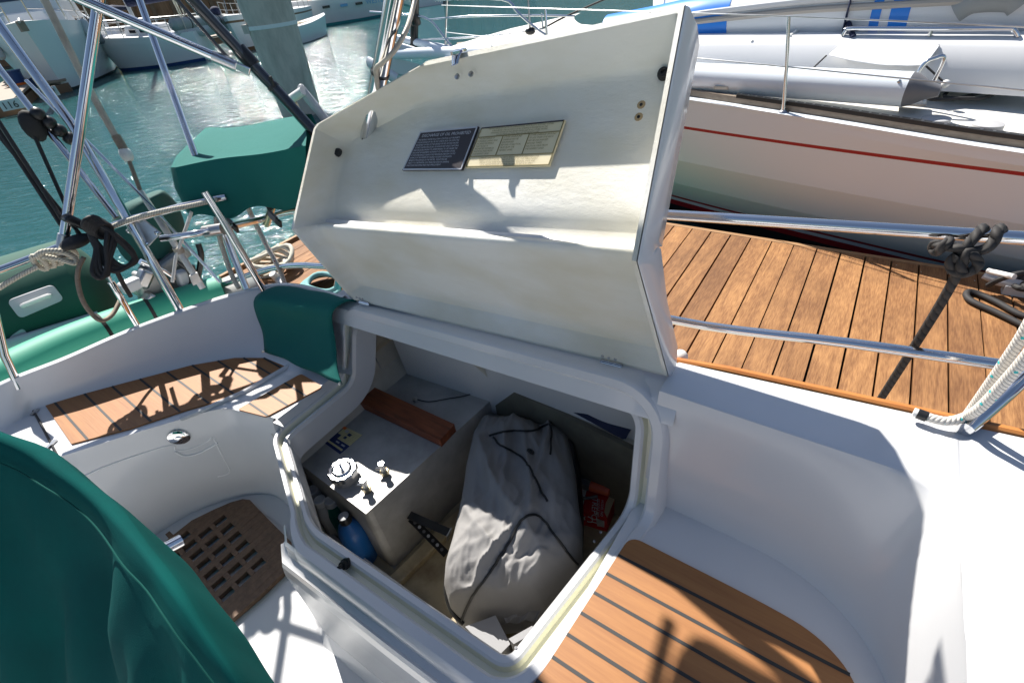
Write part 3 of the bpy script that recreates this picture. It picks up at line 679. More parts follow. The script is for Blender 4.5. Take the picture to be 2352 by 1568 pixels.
def oil(q, f, ux, uy, w, h):
    m_ = .015
    for a, b in [((m_, m_), (1-m_, m_)), ((1-m_, m_), (1-m_, 1-m_)), ((1-m_, 1-m_), (m_, 1-m_)), ((m_, 1-m_), (m_, m_))]: bar(q, f(*a), f(*b), .0035, 'signs')
    q.text('DISCHARGE OF OIL PROHIBITED', f(.5, .84), ux, uy, h*.105, 'signs', .001, 'CENTER')
    T = ['THE FEDERAL WATER POLLUTION CONTROL ACT PROHIBITS', 'THE DISCHARGE OF OIL OR OILY WASTE INTO OR UPON THE', 'NAVIGABLE WATERS OF THE UNITED STATES, OR THE WATERS', 'OF THE CONTIGUOUS ZONE, OR WHICH MAY AFFECT NATURAL', 'RESOURCES BELONGING TO, APPERTAINING TO, OR UNDER THE', 'EXCLUSIVE MANAGEMENT AUTHORITY OF THE UNITED STATES,', 'IF SUCH DISCHARGE CAUSES A FILM OR DISCOLORATION OF THE', 'SURFACE OF THE WATER OR CAUSES A SLUDGE OR EMULSION', 'BENEATH THE SURFACE OF THE WATER.  VIOLATORS ARE', 'SUBJECT TO SUBSTANTIAL CIVIL PENALTIES AND/OR CRIMINAL', 'SANCTIONS INCLUDING FINES AND IMPRISONMENT.']
    for i, t in enumerate(T): q.text(t, f(.05, .755-i*.066), ux, uy, h*.056, 'signs', .001, sx=w*.9/(h*.056*len('EXCLUSIVE MANAGEMENT AUTHORITY OF THE UNITED STATES,')*.66))
def garb(q, f, ux, uy, w, h):
    k = 'signo'; m_ = .008
    for a, b in [((m_, .02), (1-m_, .02)), ((1-m_, .02), (1-m_, .98)), ((m_, .98), (m_, .02)), ((m_, .75), (1-m_, .75)), ((m_, .27), (1-m_, .27)), ((.335, .27), (.335, .75)), ((.65, .27), (.65, .75))]: bar(q, f(*a), f(*b), .0018, k)
    bar(q, f(m_, .98), f(1-m_, .98), .003, 'signb')
    def blk(T, s, t, dt, sz, al='LEFT'):
        for i, x in enumerate(T): q.text(x, f(s, t-i*dt), ux, uy, h*sz, k, .001, al, sx=.92)
    blk(['THE DISCHARGE OF PLASTIC OR GARBAGE MIXED WITH PLASTIC INTO ANY WATERS', 'IS PROHIBITED. THE DISCHARGE OF ALL GARBAGE IS PROHIBITED IN THE', 'NAVIGABLE WATERS OF THE UNITED STATES AND IN ALL OTHER WATERS', 'WITHIN THREE NAUTICAL MILES OF THE NEAREST LAND.'], .5, .92, .052, .05, 'CENTER')
    blk(['THE DISCHARGE OF', 'DUNNAGE, LINING AND', 'PACKING MATERIALS', 'THAT FLOAT IS', 'PROHIBITED WITHIN 25', 'NAUTICAL MILES FROM', 'THE NEAREST LAND.'], .03, .69, .063, .058)
    blk(['OTHER UNGROUND', 'GARBAGE MAY BE', 'DISCHARGED', 'BEYOND 12 NAUTICAL', 'MILES FROM THE', 'NEAREST LAND.'], .355, .69, .063, .058)
    blk(['OTHER GARBAGE GROUND', 'TO LESS THAN ONE INCH', 'MAY BE DISCHARGED', 'BEYOND THREE', 'NAUTICAL MILES FROM', 'THE NEAREST LAND.'], .665, .69, .063, .058)
    blk(['A PERSON WHO VIOLATES THE ABOVE REQUIREMENTS IS LIABLE FOR A CIVIL', 'PENALTY OF UP TO $25,000, A FINE OF UP TO $50,000, AND IMPRISONMENT', 'FOR UP TO FIVE YEARS FOR EACH VIOLATION.  REGIONAL, STATE, AND', 'LOCAL RESTRICTIONS ON GARBAGE DISCHARGES MAY ALSO APPLY.'], .5, .205, .055, .052, 'CENTER')
plate('sign_plate', [(415, 252), (1097, 190), (905, 695), (203, 697)], 'signb', 'signb', oil, 'black plate headed DISCHARGE OF OIL PROHIBITED')
plate('sign_plate', [(1135, 205), (2112, 115), (1925, 650), (943, 670)], 'signc', 'signc', garb, 'cream plate about garbage discharge, in boxes')
for u, v in [(779, 352), (1534, 173)]:
    p, n_ = hit(lid_bvh, u if u < 1000 else 1526, v, .001); q = MB(); q.lathe([(.013, 0), (.013, .006), (.010, .012), (.004, .013), (.003, .009)], p, 'blkmat', 14, fN); q.build('rubber_buffer', lidob)
q = MB(); p = hit(lid_bvh, 1066, 128)[0]     # latch keeper on the front lip
p = lerp(Ltl, Rtr, .165)
e_ = (Rtr-Ltl).normalized(); bd = (Rtr-Rc).normalized()
q.lathe([(.002, -.003), (.018, -.002), (.018, .002), (.012, .003)], p-fN*-.004+bd*.004, 'chrome', 16, (bd+fN).normalized())
q.grid([[p+fN*.006+e_*x+bd*.006 for x in (-.016, .016)], [p+fN*.012+e_*x-bd*.012 for x in (-.013, .013)], [p+fN*.010+e_*x-bd*.032 for x in (-.010, .010)], [p+fN*.016+e_*x-bd*.040 for x in (-.005, .005)]], 'steel')
q.build('latch_keeper', lidob, solid=.002)
for x in (-.020, .024): q = MB(); q.lathe([(.007, 0), (.007, .004), (.003, .005)], p+e_*x-bd*.038+dB*.028, 'steel2', 10, fN); q.build('keeper_nut', lidob)
q = MB()
for u, v in [(1473, 241), (1467, 269)]: q = MB(); p, n_ = hit(lid_bvh, u, v, .0005); q.lathe([(.0035, 0), (.0035, .001)], p, 'blk', 8, n_); q.lathe([(.009, -.0004), (.009, .0003)], p, 'rust', 10, n_); q.build('screw_hole', lidob)
for u, v, w in [(872, 703, .05), (1417, 843, .055)]:   # hinges
    t = .065 if u < 1000 else .875
    h = lerp(L0, R0, t); q = MB(); x_ = XH*(w/2)
    lf = V((0, -.5, -.6)).normalized(); uu = (Rc-R0).normalized()
    q.prism([h-x_, h+x_, h+x_+lf*.036, h-x_+lf*.036], V((0, -.003, .001)), 'steel')
    q.prism([h-x_+V((0, -.004, 0)), h+x_+V((0, -.004, 0)), h+x_+uu*.012+V((0, -.006, 0)), h-x_+uu*.012+V((0, -.006, 0))], V((0, .002, 0)), 'steel')
    q.tube([h-x_+V((0, -.006, 0)), h+x_+V((0, -.006, 0))], .0055, 'steel', 10)
    for s in (-.6, 0, .6): q.lathe([(.004, 0), (.004, .003), (.001, .004)], h+x_*s+uu*.030+V((0, -.004, 0)), 'steel2', 8, -dA); q.lathe([(.004, 0), (.003, .002)], h+x_*s+lf*.024+V((0, -.003, .003)), 'steel2', 8, V((0, -.8, .5)))
    q.build('hinge', yacht)

# ------------------------------------------------------------------ unseen cloth strip added overhead to shade the right-hand seat and bulkhead
q = MB(); BZ = .62
rows = []
for i in range(9):
    x = -1.40+i*.0675; rows.append([V((x+.02*math.sin(j), -1.0+j*.305, BZ-.10*((j-3.5)/3.5)**2-.02*math.sin(i*1.5)**2)) for j in range(8)])
q.grid(rows, 'navy'); q.build('shade_panel', yacht, solid=.003, sub=1)
q = MB(); q.tube(smooth([V((-2.42, .86, BZ-.10)), V((-2.1, .865, BZ-.03)), V((-1.8, .86, BZ-.05)), V((-1.58, .85, BZ-.06))], 6), [.04]+[.062]*16+[.05]*2, 'navy', 12); q.build('shade_roll', yacht)  # unseen roll added to cast a shadow band along the locker's front rim
q = MB(); q.tube([V((-2.6, .86, BZ-.03)), V((-1.40, .86, BZ-.06))], .0125, 'steel', 8); q.build('shade_roll_tube', yacht)  # added tube that carries the shading roll
q = MB()     # starboard side of the cockpit, cabin front and spray hood
q.grid([[V((x, -1.25, SOLE)) for x in (-2.2, 1.6)], [V((x, -1.28, SEAT)) for x in (-2.2, 1.6)], [V((x, -1.75, SEAT)) for x in (-2.2, 1.6)], [V((x, -1.82, -.8)) for x in (-2.2, 1.6)], [V((x, -2.05, -.82)) for x in (-2.2, 1.6)], [V((x, -2.1, SEA)) for x in (-2.2, 1.6)]], 'gel'); q.build('starboard_moulding', yacht)
q = MB(); q.grid([[V((1.62, y, SOLE)) for y in (-1.9, .9)], [V((1.62, y, -.4)) for y in (-1.7, .8)], [V((1.9, y, .12)) for y in (-1.5, .7)], [V((2.8, y, .1)) for y in (-1.4, .6)]], 'navy'); q.build('spray_hood', yacht)
for x in (-1.40, -.86):
    tb_ = MB(); tb_.tube(smooth([V((x, -1.45, -.8)), V((x, -1.38, .4)), V((x, -1.1, BZ-.05)), V((x, -.25, BZ-.005)), V((x, .55, BZ-.02)), V((x, 1.12, BZ-.11))], 5), .0125, 'steel', 10); tb_.build('shade_panel_bow', yacht)  # added supports for the unseen shading strip
# ------------------------------------------------------------------ things in the locker
FL = -1.665
tank = thing('fuel_tank', (-1.18, .70, FL), 'dull grey aluminium tank with a ribbed filler cap in the open locker', 'tank')
q = MB(); TZ = -1.32
tc_ = [V((-1.372, 1.02, TZ)), V((-.950, 1.01, TZ)), V((-1.006, .390, TZ)), V((-1.392, .408, TZ))]
q.prism(tc_, (0, 0, FL-TZ+.004), 'alu'); q.build('tank_body', tank, bevel=.022)
cp = PZ(796, 1098, TZ); q = MB()
q.lathe([(.040, 0), (.040, .022), (.036, .026)], cp, 'alu', 28); q.build('filler_neck', tank, sharp=30)
q = MB(); rib = lambda a: 1+.035*math.cos(12*a)
q.lathe([(.040, .026), (.047, .028), (.048, .046), (.044, .050)], cp, 'steel2', 72, scal=rib); q.lathe([(.033, .050), (.033, .054), (.029, .057), (.026, .054), (.004, .053)], cp, 'steel', 28); q.lathe([(.004, .053), (.005, .070), (.007, .074), (.004, .079)], cp, 'steel', 12)
q.build('filler_cap', tank, sharp=40)
for (u, v) in [(886, 1090), (845, 1128)]:
    p = PZ(u, v, TZ); q = MB(); q.lathe([(.013, 0), (.013, .012), (.016, .012), (.016, .022), (.010, .023)], p, 'brass', 6); q.lathe([(.009, .02), (.010, .05), (.012, .051), (.012, .058), (.010, .060)], p, 'steel2', 14)
    q.tube([p+V((0, 0, .032)), p+V((-.022, -.012, .034))], .005, 'steel2', 8); q.build('valve', tank)
q = MB(); p = PZ(955, 920, TZ); q.lathe([(.012, 0), (.010, .012), (.004, .014)], p, 'steel2', 8); q.build('sender_terminal', tank)
q = MB(); q.tube(smooth([p+V((0, 0, .010))]+[PZ(u, v, TZ+.004) for u, v in [(985, 922), (1030, 915), (1070, 908), (1110, 895)]], 5), .0022, 'blk', 6); q.build('wire', tank)
c5 = lambda x, y: PZ((1250+x/5.227)*.57422, (1700+y/5.227)*.57422, TZ+.0012)
q = MB(); tl, tr, br, bl = c5(228, 352), c5(640, 15), c5(1045, 205), c5(575, 605)
f = lambda s, t: lerp(lerp(tl, tr, s), lerp(bl, br, s), t)    # s from the blue end to the yellow end, t across
qd = lambda s0, s1, t0, t1, k, h: q.prism([f(s0, t0)+V((0, 0, h)), f(s1, t0)+V((0, 0, h)), f(s1, t1)+V((0, 0, h)), f(s0, t1)+V((0, 0, h))], (0, 0, -.0006), k)
qd(0, 1, 0, 1, 'bluel', 0); qd(.42, 1, .32, 1, 'yellowp', .0004); qd(.62, 1, .12, .33, 'yellowp', .0004); qd(.11, .19, .03, .93, 'yellowp', .0004); qd(.88, 1.0, .0, .22, 'orangel', .0008); qd(.55, .66, .48, .6, 'bluel', .0008); qd(.72, .83, .5, .66, 'bluel', .0008)
for i in range(8): qd(.47+i*.06, .475+i*.06, .36, .96, 'signo', .0009)
qd(.28, .34, .38, .55, 'lgrey', .0006); qd(.28, .34, .68, .86, 'lgrey', .0006); qd(.80, .92, .28, .42, 'lgrey', .0009)
q.build('maker_sticker', tank, smooth=False)
c2 = lambda x, y, z: PZ((1000+x/2.24)*.57422, (1300+y/2.24)*.57422, z)
q = MB(); q.prism([c2(1110, 555, -1.284), c2(1835, 888, -1.284), c2(1700, 1030, -1.284), c2(968, 680, -1.284)], (0, 0, -.035), 'redwood')
tag(q.build('wood_block', bevel=.004), 'red brown wood offcut lying across the top of the metal tank', 'wood block')
def bottle(u, v, zt, r, body, cap, label, capr=None, group=None, wide=1.0, tilt=(0, 0)):
    c = PZ(u, v, zt); h = zt-FL; t = thing('bottle', (c.x, c.y, FL), label, 'bottle', group); b = V((c.x, c.y, FL+.002)); cr = capr or r*.62
    q = MB(); q.lathe([(r*.9, 0), (r, .01), (r, h*.60), (r*.93, h*.70), (r*.72, h*.80), (cr*.85, h*.87), (cr*.8, h*.9)], b, body, 22, V((tilt[0], tilt[1], 1)), scal=(lambda a: (1 if wide == 1 else 1/math.sqrt((math.cos(a)/wide)**2+math.sin(a)**2)))); q.build('bottle_body', t)
    q = MB(); q.lathe([(cr, h*.885), (cr*1.02, h*.9), (cr, h-.002), (cr*.85, h), (cr*.8, h-.002), (.002, h-.003)], b, cap, 22, V((tilt[0], tilt[1], 1))); q.build('bottle_cap', t)
    return t
bt_ = bottle(789, 1185, -1.405, .047, 'blue', 'blk', 'blue plastic bottle with a dark grey cap standing beside the tank', .021)
q = MB(); p = PZ(789, 1185, -1.405); q.lathe([(.019, .0), (.017, .0015)], V((p.x, p.y, -1.4045)), 'lgrey', 20); q.build('cap_disc', bt_)
bottle(733, 1147, -1.43, .033, 'clear', 'white', 'cloudy clear bottle with a white cap between the two other white-capped bottles', .021)
bottle(758, 1148, -1.435, .034, 'greenp', 'white', 'green bottle with a white cap next to the blue bottle', .022)
bottle(717, 1124, -1.43, .034, 'clear', 'lgrey', 'bottle with a grey white cap tight against the locker rim', .022)
# folded black metal bracket
t = thing('folding_bracket', tuple(PZ(985, 1235, -1.6)), 'black folding metal bracket with a row of holes beside the tank', 'bracket')
q = MB(); a, b = PZ(940, 1182, -1.47), PZ(1030, 1222, -1.50); q.box(lerp(a, b, .5), ((b-a).length, .028, .004), 'blk', (b-a).to_track_quat('X', 'Z').to_matrix()); q.box(b+V((0, 0, -.012)), (.004, .034, .034), 'steel2', (b-a).to_track_quat('X', 'Z').to_matrix()); q.build('bracket_arm', t)
q = MB(); a2 = a+V((0, 0, -.02)); b2 = PZ(1025, 1272, -1.60); R = (b2-a2).to_track_quat('X', 'Z').to_matrix(); q.box(lerp(a2, b2, .5), ((b2-a2).length, .026, .003), 'blk', R)
for i in range(7): q.lathe([(.006, 0), (.006, .0006), (.004, .0007)], lerp(a2, b2, .12+i*.125)+R @ V((0, 0, .0016)), 'lgrey' if i % 2 else 'grey', 10, R @ V((0, 0, 1)))
q.build('bracket_leg', t)
# grey canvas bag -----------------------------------------------------------
rowsP = [((1118, 943), (1288, 972), -1.36, -1.40), ((1106, 965), (1296, 992), -1.30, -1.36), ((1088, 1010), (1306, 1010), -1.26, -1.36), ((1072, 1085), (1322, 1090), -1.22, -1.36), ((1062, 1160), (1331, 1175), -1.20, -1.35), ((1054, 1200), (1338, 1212), -1.19, -1.35), ((1040, 1262), (1338, 1262), -1.19, -1.36), ((1028, 1318), (1326, 1300), -1.20, -1.37), ((1024, 1358), (1290, 1335), -1.23, -1.39), ((1036, 1400), (1244, 1385), -1.28, -1.42), ((1062, 1428), (1196, 1412), -1.35, -1.45)]
from mathutils import noise as mnoise
def bagfold(s, t):
    d = -.022*abs(mnoise.noise(V((s*3.1+t*1.5, t*3.6-s*.9, 2.2))))-.020*abs(mnoise.noise(V((s*6.5-t*2, t*7+s*2, 5.1))))-.008*abs(mnoise.noise(V((s*15, t*15, 1.1))))+.024
    for (a, b, c_, w, am) in [(2.2, 1.0, 1.05, .10, .018), (-1.2, 1.6, .25, .09, .016), (3.0, -.5, 1.6, .12, .014), (1.2, 2.4, 1.75, .08, .018), (-2.4, 1.5, -.4, .10, .013), (.4, 3.2, 2.4, .09, .016), (3.4, 1.8, 2.9, .11, .014), (-1.8, 3.0, 1.4, .1, .012)]:
        x = a*s+b*t-c_+.05*math.sin(7*t+3*s); d += 1.7*am*math.exp(-(abs(x)/w)**1.25)*(.55+.45*math.sin(5*t+a*3*s))
    return d+.010*math.sin(9*s+7*t)*math.sin(6*t-4*s)+.005*math.sin(23*s-17*t)*math.sin(13*t+6*s)-.016
q = MB(); rr = []; NR, NC = 96, 80
Lr = resample([V((l[0], l[1], ze)) for l, r, zm, ze in rowsP], NR); Rr = resample([V((r[0], r[1], ze)) for l, r, zm, ze in rowsP], NR); Zm = resample([V((l[1], zm, 0)) for l, r, zm, ze in rowsP], NR)
for i in range(NR):
    l = PZ(Lr[i].x, Lr[i].y, Lr[i].z); r = PZ(Rr[i].x, Rr[i].y, Rr[i].z); t_ = i/(NR-1); row = []
    row.append(l+V((.02, 0, -.28))); row.append(l+V((.0, 0, -.07)))
    for j in range(NC):
        s = j/(NC-1); p = lerp(l, r, s); e = (1-(2*s-1)**4)**.5 if 0 < s < 1 else 0; et = min(1, i/6)*min(1, (NR-1-i)/8)
        p = p+V((0, 0, (Zm[i].y-Lr[i].z)*e*et*.8+bagfold(s, t_)*e*et*1.15)); row.append(p)
    row.append(r+V((.0, 0, -.07))); row.append(r+V((-.02, 0, -.28))); rr.append(row)
rr = [[p+V((0, .012, -.14)) for p in rr[0]]]+rr+[[p+V((0, -.005, -.10)) for p in rr[-1]]]
q.grid(rr, 'bag'); bagb = q.bvh()
bag = thing('canvas_bag', tuple(PZ(1180, 1180, FL)), 'large crumpled grey canvas bag with black piping lying in the open locker', 'bag')
q.build('bag_cloth', bag, sharp=180)
c3 = lambda x, y: ((1750+x/2.614)*.57422, (1500+y/2.614)*.57422); c4 = lambda x, y: ((1700+x/2.303)*.57422, (2050+y/2.303)*.57422)
def onbag(px, off=.0035): return [hit(bagb, p.x, p.y, off)[0] for p in resample(smooth([V((u, v, 0)) for u, v in px], 5), len(px)*7)]
for px in ([c3(540, 640), c3(650, 605), c3(800, 582), c3(990, 588), c3(1160, 515), c3(1285, 500)], [c3(1170, 520), c3(1185, 600), c3(1182, 700), c3(1180, 830)], [c3(585, 655), c3(660, 735), c3(780, 800), c3(910, 880), c3(960, 970), c3(1060, 1170), c3(1150, 1320)],
           [c4(1170, 180), c4(1080, 60), c4(990, 15), c4(900, 60), c4(830, 170), c4(740, 330), c4(600, 540), c4(450, 740), c4(370, 900), c4(330, 1000)], [c4(1170, 180), c4(1260, 300), c4(1340, 400), c4(1400, 470)]):
    q = MB(); q.tube(onbag([(min(max(a, 1030), 1335), b) for a, b in px]), .0035, 'piping', 6); q.build('piping', bag)
q = MB(); q.tube(smooth([lerp(PZ(u, v, z), PZ(u, v, z), 0) for u, v, z in [(1062, 1160, -1.35), (1050, 1215, -1.35), (1034, 1290, -1.36), (1023, 1352, -1.385), (1037, 1403, -1.42), (1064, 1432, -1.45)]], 5), .006, 'piping', 8); q.build('piping', bag)
q = MB(); p, n_ = hit(bagb, *c3(970, 800), .001); q.lathe([(.014, 0), (.013, .003), (.005, .004), (.004, .001)], p, 'blk', 14, n_); q.build('eyelet', bag)
# black cushion behind the bag
q = MB(); rows = []
for u0, u1, v, z in [(1298, 1316, 985, -1.33), (1302, 1330, 1040, -1.37), (1306, 1338, 1100, -1.41), (1308, 1340, 1170, -1.45), (1308, 1336, 1215, -1.52)]:
    a, b = PZ(u0-6, v, z), PZ(u1, v, z); rows.append([a+V((0, 0, -.14)), a, lerp(a, b, .5)+V((0, 0, .008)), b, b+V((0, 0, -.12))])
rows = [[p+V((0, .01, -.1)) for p in rows[0]]]+rows+[[p+V((0, -.01, -.1)) for p in rows[-1]]]
q.grid(rows, 'blkvinyl'); tag(q.build('seat_cushion', sub=2), 'black vinyl cushion standing on edge behind the grey bag', 'cushion')
# red tool box and caulking gun
c7 = lambda x, y, z: PZ((2250+x/3.92)*.57422, (1800+y/3.92)*.57422, z)
bz = -1.575; t = thing('carton', tuple(c7(480, 700, FL)), 'red and white printed carton behind the black cushion', 'box')
tl, tr, br, bl = c7(250, 325, bz), c7(925, 492, bz), c7(700, 1062, bz), c7(200, 915, bz)
g = lambda s, t_, o=0: lerp(lerp(bl, br, s), lerp(tl, tr, s), t_)+V((0, 0, o))
q = MB(); q.prism([tl, tr, br, bl], (0, 0, FL-bz+.002), 'red'); q.build('carton_box', t, smooth=False)
q = MB(); q.prism([g(0, 1, .0008), g(.28, 1, .0008), g(.22, 0, .0008), g(0, 0, .0008)], (0, 0, -.0006), 'white'); q.prism([g(.86, .62, .0008), g(1, .8, .0008), g(1, 0, .0008), g(.86, .12, .0008), g(.82, .35, .0008)], (0, 0, -.0006), 'tan'); q.build('carton_panel', t, smooth=False)
q = MB(); ux = (bl-tl).normalized(); uy = (tr-tl).normalized()
for T, s_, sz in [('TREPO1', .44, .030), ('MODELE NO', .58, .013), ('MODEL NO', .68, .013)]: q.text(T, g(s_, .40, .0012), ux, uy, sz, 'white', .0004)
dn = V((0, 0, -1)); fx = (br-bl).normalized()
ffn = lambda s_, d_: lerp(bl, br, s_)+V((0, -.0015, -d_))
def arc(c_, r, a0, a1): return [c_+fx*r*math.cos(a0+(a1-a0)*i/5)+V((0, 0, r*math.sin(a0+(a1-a0)*i/5))) for i in range(6)]
for k_ in range(3): q.tube(arc(ffn(.42, .04), .016, k_*2.09+.2, k_*2.09+1.7), .0022, 'white', 5)
q.prism([ffn(.66, .018), ffn(.92, .022), ffn(.92, .06), ffn(.70, .065)], (0, -.0008, 0), 'lgrey'); q.build('carton_printing', t, smooth=False)
t = thing('caulking_gun', tuple(c7(560, 620, bz+.02)), 'hand tool with an orange barrel lying on the red carton', 'tool')
a, b = c7(430, 555, bz+.03), c7(745, 645, bz+.03); d = (b-a).normalized()
q = MB(); q.tube([a, lerp(a, b, .02), lerp(a, b, .97), b], [.016, .019, .019, .015], 'orange', 16); q.build('barrel', t)
q = MB(); q.tube([a-d*.05+V((0, 0, -.014)), b+V((0, 0, -.016))], .005, 'grey', 8); q.box(a-d*.02, (.04, .026, .03), 'grey', d.to_track_quat('X', 'Z').to_matrix()); q.build('tool_frame', t)
q = MB(); q.tube(smooth([a-d*.04, c7(330, 470, bz+.03), c7(290, 390, bz+.03), c7(255, 340, bz+.03)], 5), .007, 'grey', 8); q.build('tool_handle', t)
q = MB(); q.tube([c7(280, 760, bz+.01), c7(400, 748, bz+.01), c7(550, 722, bz+.01)], .006, 'grey', 8); q.build('tool_trigger', t)
# black tubs in the far corner
t = thing('black_funnel', tuple(PZ(1165, 905, -1.55)), 'shiny black plastic funnel with an orange price label behind the tank', 'funnel')
q = MB(); ax = V((.25, -.45, .85)).normalized(); c = PZ(1168, 898, -1.40)
q.lathe([(.016, -.15), (.020, -.10), (.045, -.06), (.066, -.012), (.070, .0), (.067, 0), (.045, -.04), (.018, -.09)], c, 'blk', 28, ax); q.build('funnel_cone', t)
q = MB(); q.tube(smooth([c+V((-.07, .02, 0)), c+V((-.05, .03, .07)), c+V((.02, .03, .09)), c+V((.07, .02, .0))], 5), .005, 'blk', 8); q.build('funnel_handle', t)
q = MB(); c = PZ(1184, 904, -1.345); R = (V((.35, -.75, .55))).to_track_quat('Z', 'Y').to_matrix(); q.box(c, (.03, .038, .002), 'orangel', R); q.box(c+R @ V((-.001, .004, .0012)), (.008, .022, .001), 'white', R); q.build('price_label', t)
t = thing('black_tub', tuple(PZ(1140, 895, -1.55)), 'black plastic tub with a square rim beside the funnel behind the tank', 'tub')
q = MB(); c = PZ(1140, 885, -1.44); q.prism([c+V((-.06, -.05, 0)), c+V((.06, -.05, 0)), c+V((.06, .05, 0)), c+V((-.06, .05, 0))], (0, 0, -.15), 'blk'); q.build('tub_body', t, bevel=.012); q = MB(); q.box(c+V((0, 0, .002)), (.13, .11, .008), 'blk'); q.build('tub_rim', t, bevel=.003)
t = thing('ribbed_hose', tuple(PZ(1210, 925, -1.5)), 'coil of black ribbed hose below the black funnel', 'hose')
q = MB(); c = PZ(1207, 922, -1.47)
for k_ in range(3): q.tube([c+V((math.cos(a_)*.055, math.sin(a_)*.05, k_*.026-.04)) for a_ in [i*math.pi/10 for i in range(20)]], .015, 'blk', 10, closed=True)
q.build('hose_coil', t)
q = MB(); rows = []
for s in [i/8 for i in range(9)]:
    a = lerp(PY(1292, 900, 1.03), PY(1452, 955, 1.03), s); z0_ = -1.28; w = .9+.1*math.sin(s*9)
    rows.append([V((a.x, 1.0, b0[0].z+.0-.05*s)), V((a.x, 1.005, b0[0].z+.05-.05*s+.02*math.sin(s*7))), V((a.x+.03, 1.06, -1.19-.04*s+.012*math.sin(s*11))), V((a.x+.03, 1.12, -1.17-.03*s)), V((a.x, 1.15, -1.3))])
q.grid(rows, 'navy'); tag(q.build('stowed_bag', sub=1), 'dark navy bag stowed in the shadow under the side deck', 'bag')
# latch arm seen on the aft wall
q = MB(); a = PX(948, 795, -1.36); q.tube([a+V((0, .03, .03)), a, PX(958, 818, -1.33)], .011, 'blk', 10); q.build('stay_end', yacht); q = MB(); q.box(a+V((-.01, .0, -.01)), (.004, .05, .05), 'yellowp', Matrix.Rotation(.5, 3, 'X')); q.build('stay_bracket', yacht)
# two pieces of grey foam at the front corner
def foam(px, z, dz, label):
    q = MB(); q.prism([PZ(u, v, z) for u, v in px], (0, 0, dz), 'foam'); tag(q.build('foam_block', bevel=.016), label, 'foam', 'grey foam blocks in the locker')
foam([(1068, 1438), (1138, 1412), (1172, 1478), (1150, 1500), (1120, 1490)], -1.40, -.16, 'thick grey foam block at the front corner of the open locker')
foam([(1168, 1466), (1222, 1436), (1232, 1448), (1180, 1478)], -1.36, -.18, 'narrow grey foam strip touching the rim, beside the thick foam block')
# loose end of the bag at the bottom
q = MB(); rows = []
for (u0, v0), (u1, v1), z in [((1130, 1400), (1262, 1345), -1.46), ((1150, 1412), (1250, 1380), -1.445), ((1165, 1425), (1240, 1400), -1.45), ((1150, 1436), (1236, 1424), -1.47)]:
    a, b = PZ(u0, v0, z), PZ(u1, v1, z); rows.append([lerp(a, b, j/9)+V((0, 0, .016*math.sin(j*1.6+v0*.1))) for j in range(10)])
q.grid(rows, 'bag'); q.build('bag_flap', bag, solid=.003, sub=1)
# ------------------------------------------------------------------ cockpit: cover over the wheel, grating, cloth on the coaming
cov = thing('wheel_cover', (-1.2, -.5, SOLE), 'dark green canvas cover hanging over the steering wheel in the lower left', 'canvas cover')
inn = resample(smooth([PX(u, v, x) for u, v, x in [(-240, 900, -1.42), (-60, 990, -1.30), (60, 1040, -1.22), (128, 1086, -1.15), (212, 1150, -1.06), (300, 1244, -.94), (384, 1351, -.82), (440, 1430, -.75), (543, 1582, -.64), (634, 1732, -.57)]], 5), 60)
W_ = smooth([V((0, w, 0)) for w in (.020, .022, .026, .026, .025, .022, .016, .010, .006, .004)], 7); W_ = resample(W_, 60)
rows = []
for i, b in enumerate(inn):
    f_ = i/59; w = W_[i].y*(1+.10*math.sin(f_*31)); a = b+V((0, w, -w*.55))
    row = [a+V((0, .012, -.24)), a+V((0, .006, -.05)), a+V((0, .002, -.006)), a, lerp(a, b, .5)+V((0, .001, .003)), b+V((0, .004, .001)), b+V((0, -.003, -.003))]
    for j in range(1, 30):
        t_ = j*.026; k_ = min(1, t_*5)
        fold = k_*(.016*math.sin(f_*13+t_*3.2)+.011*math.sin(f_*27-t_*6+1)+.007*math.sin(f_*49+t_*9)+.020*math.exp(-((f_-.55-.25*t_)/.05)**2)-.018*math.exp(-((f_-.42-.12*t_)/.045)**2)+.016*math.exp(-((f_-.72-.1*t_)/.03)**2))
        row.append(b+V((-.03*t_, -.003-.46*t_, -.003-.86*t_))+V((.14, -.88, .44))*fold)
    rows.append(row)
q = MB(); q.grid(rows, 'canvasw'); q.build('cover_cloth', cov, sharp=60)
q = MB(); q.tube([r[7]+V((.02*0, -.012, -.004)) for r in rows], .0016, 'canvasd', 5); q.build('cover_seam', cov)
for jj in (9, 24):
    pass
q = MB(); e0 = [(366, 1254, -1.10), (378, 1262, -1.10), (392, 1292, -1.10), (420, 1345, -1.10), (462, 1422, -1.10), (505, 1500, -1.10), (560, 1600, -1.10)]; e1 = [(352, 1252, -1.12), (360, 1275, -1.12), (376, 1320, -1.12), (400, 1360, -1.12), (436, 1440, -1.12), (470, 1510, -1.12), (520, 1600, -1.12)]
E0 = smooth([PX(u, v, x) for u, v, x in e0], 4); E1 = smooth([PX(u, v, x) for u, v, x in e1], 4)
q.grid([E0, [lerp(a, b, .3)+V((.004*math.sin(i*.9), .006, .004)) for i, (a, b) in enumerate(zip(E0, E1))], [lerp(a, b, 1.3)+V((0, 0, 0)) for a, b in zip(E0, E1)]], 'canvas'); q.build('cover_hem', cov, solid=.004)
q = MB(); q.tube([lerp(a, b, .22)+V((.003, .005, .003)) for a, b in zip(E0, E1)], .0018, 'canvasd', 6); q.build('hem_seam', cov)
q = MB(); a, b = PX(382, 1258, -1.18), PX(416, 1240, -1.18); q.tube([a, b], .016, 'chrome', 14); q.build('wheel_guard_tube', yacht)
t = thing('teak_grating', tuple(PZ(560, 1300, SOLE)), 'dark teak floor grating with rows of square holes in the cockpit well', 'grating')
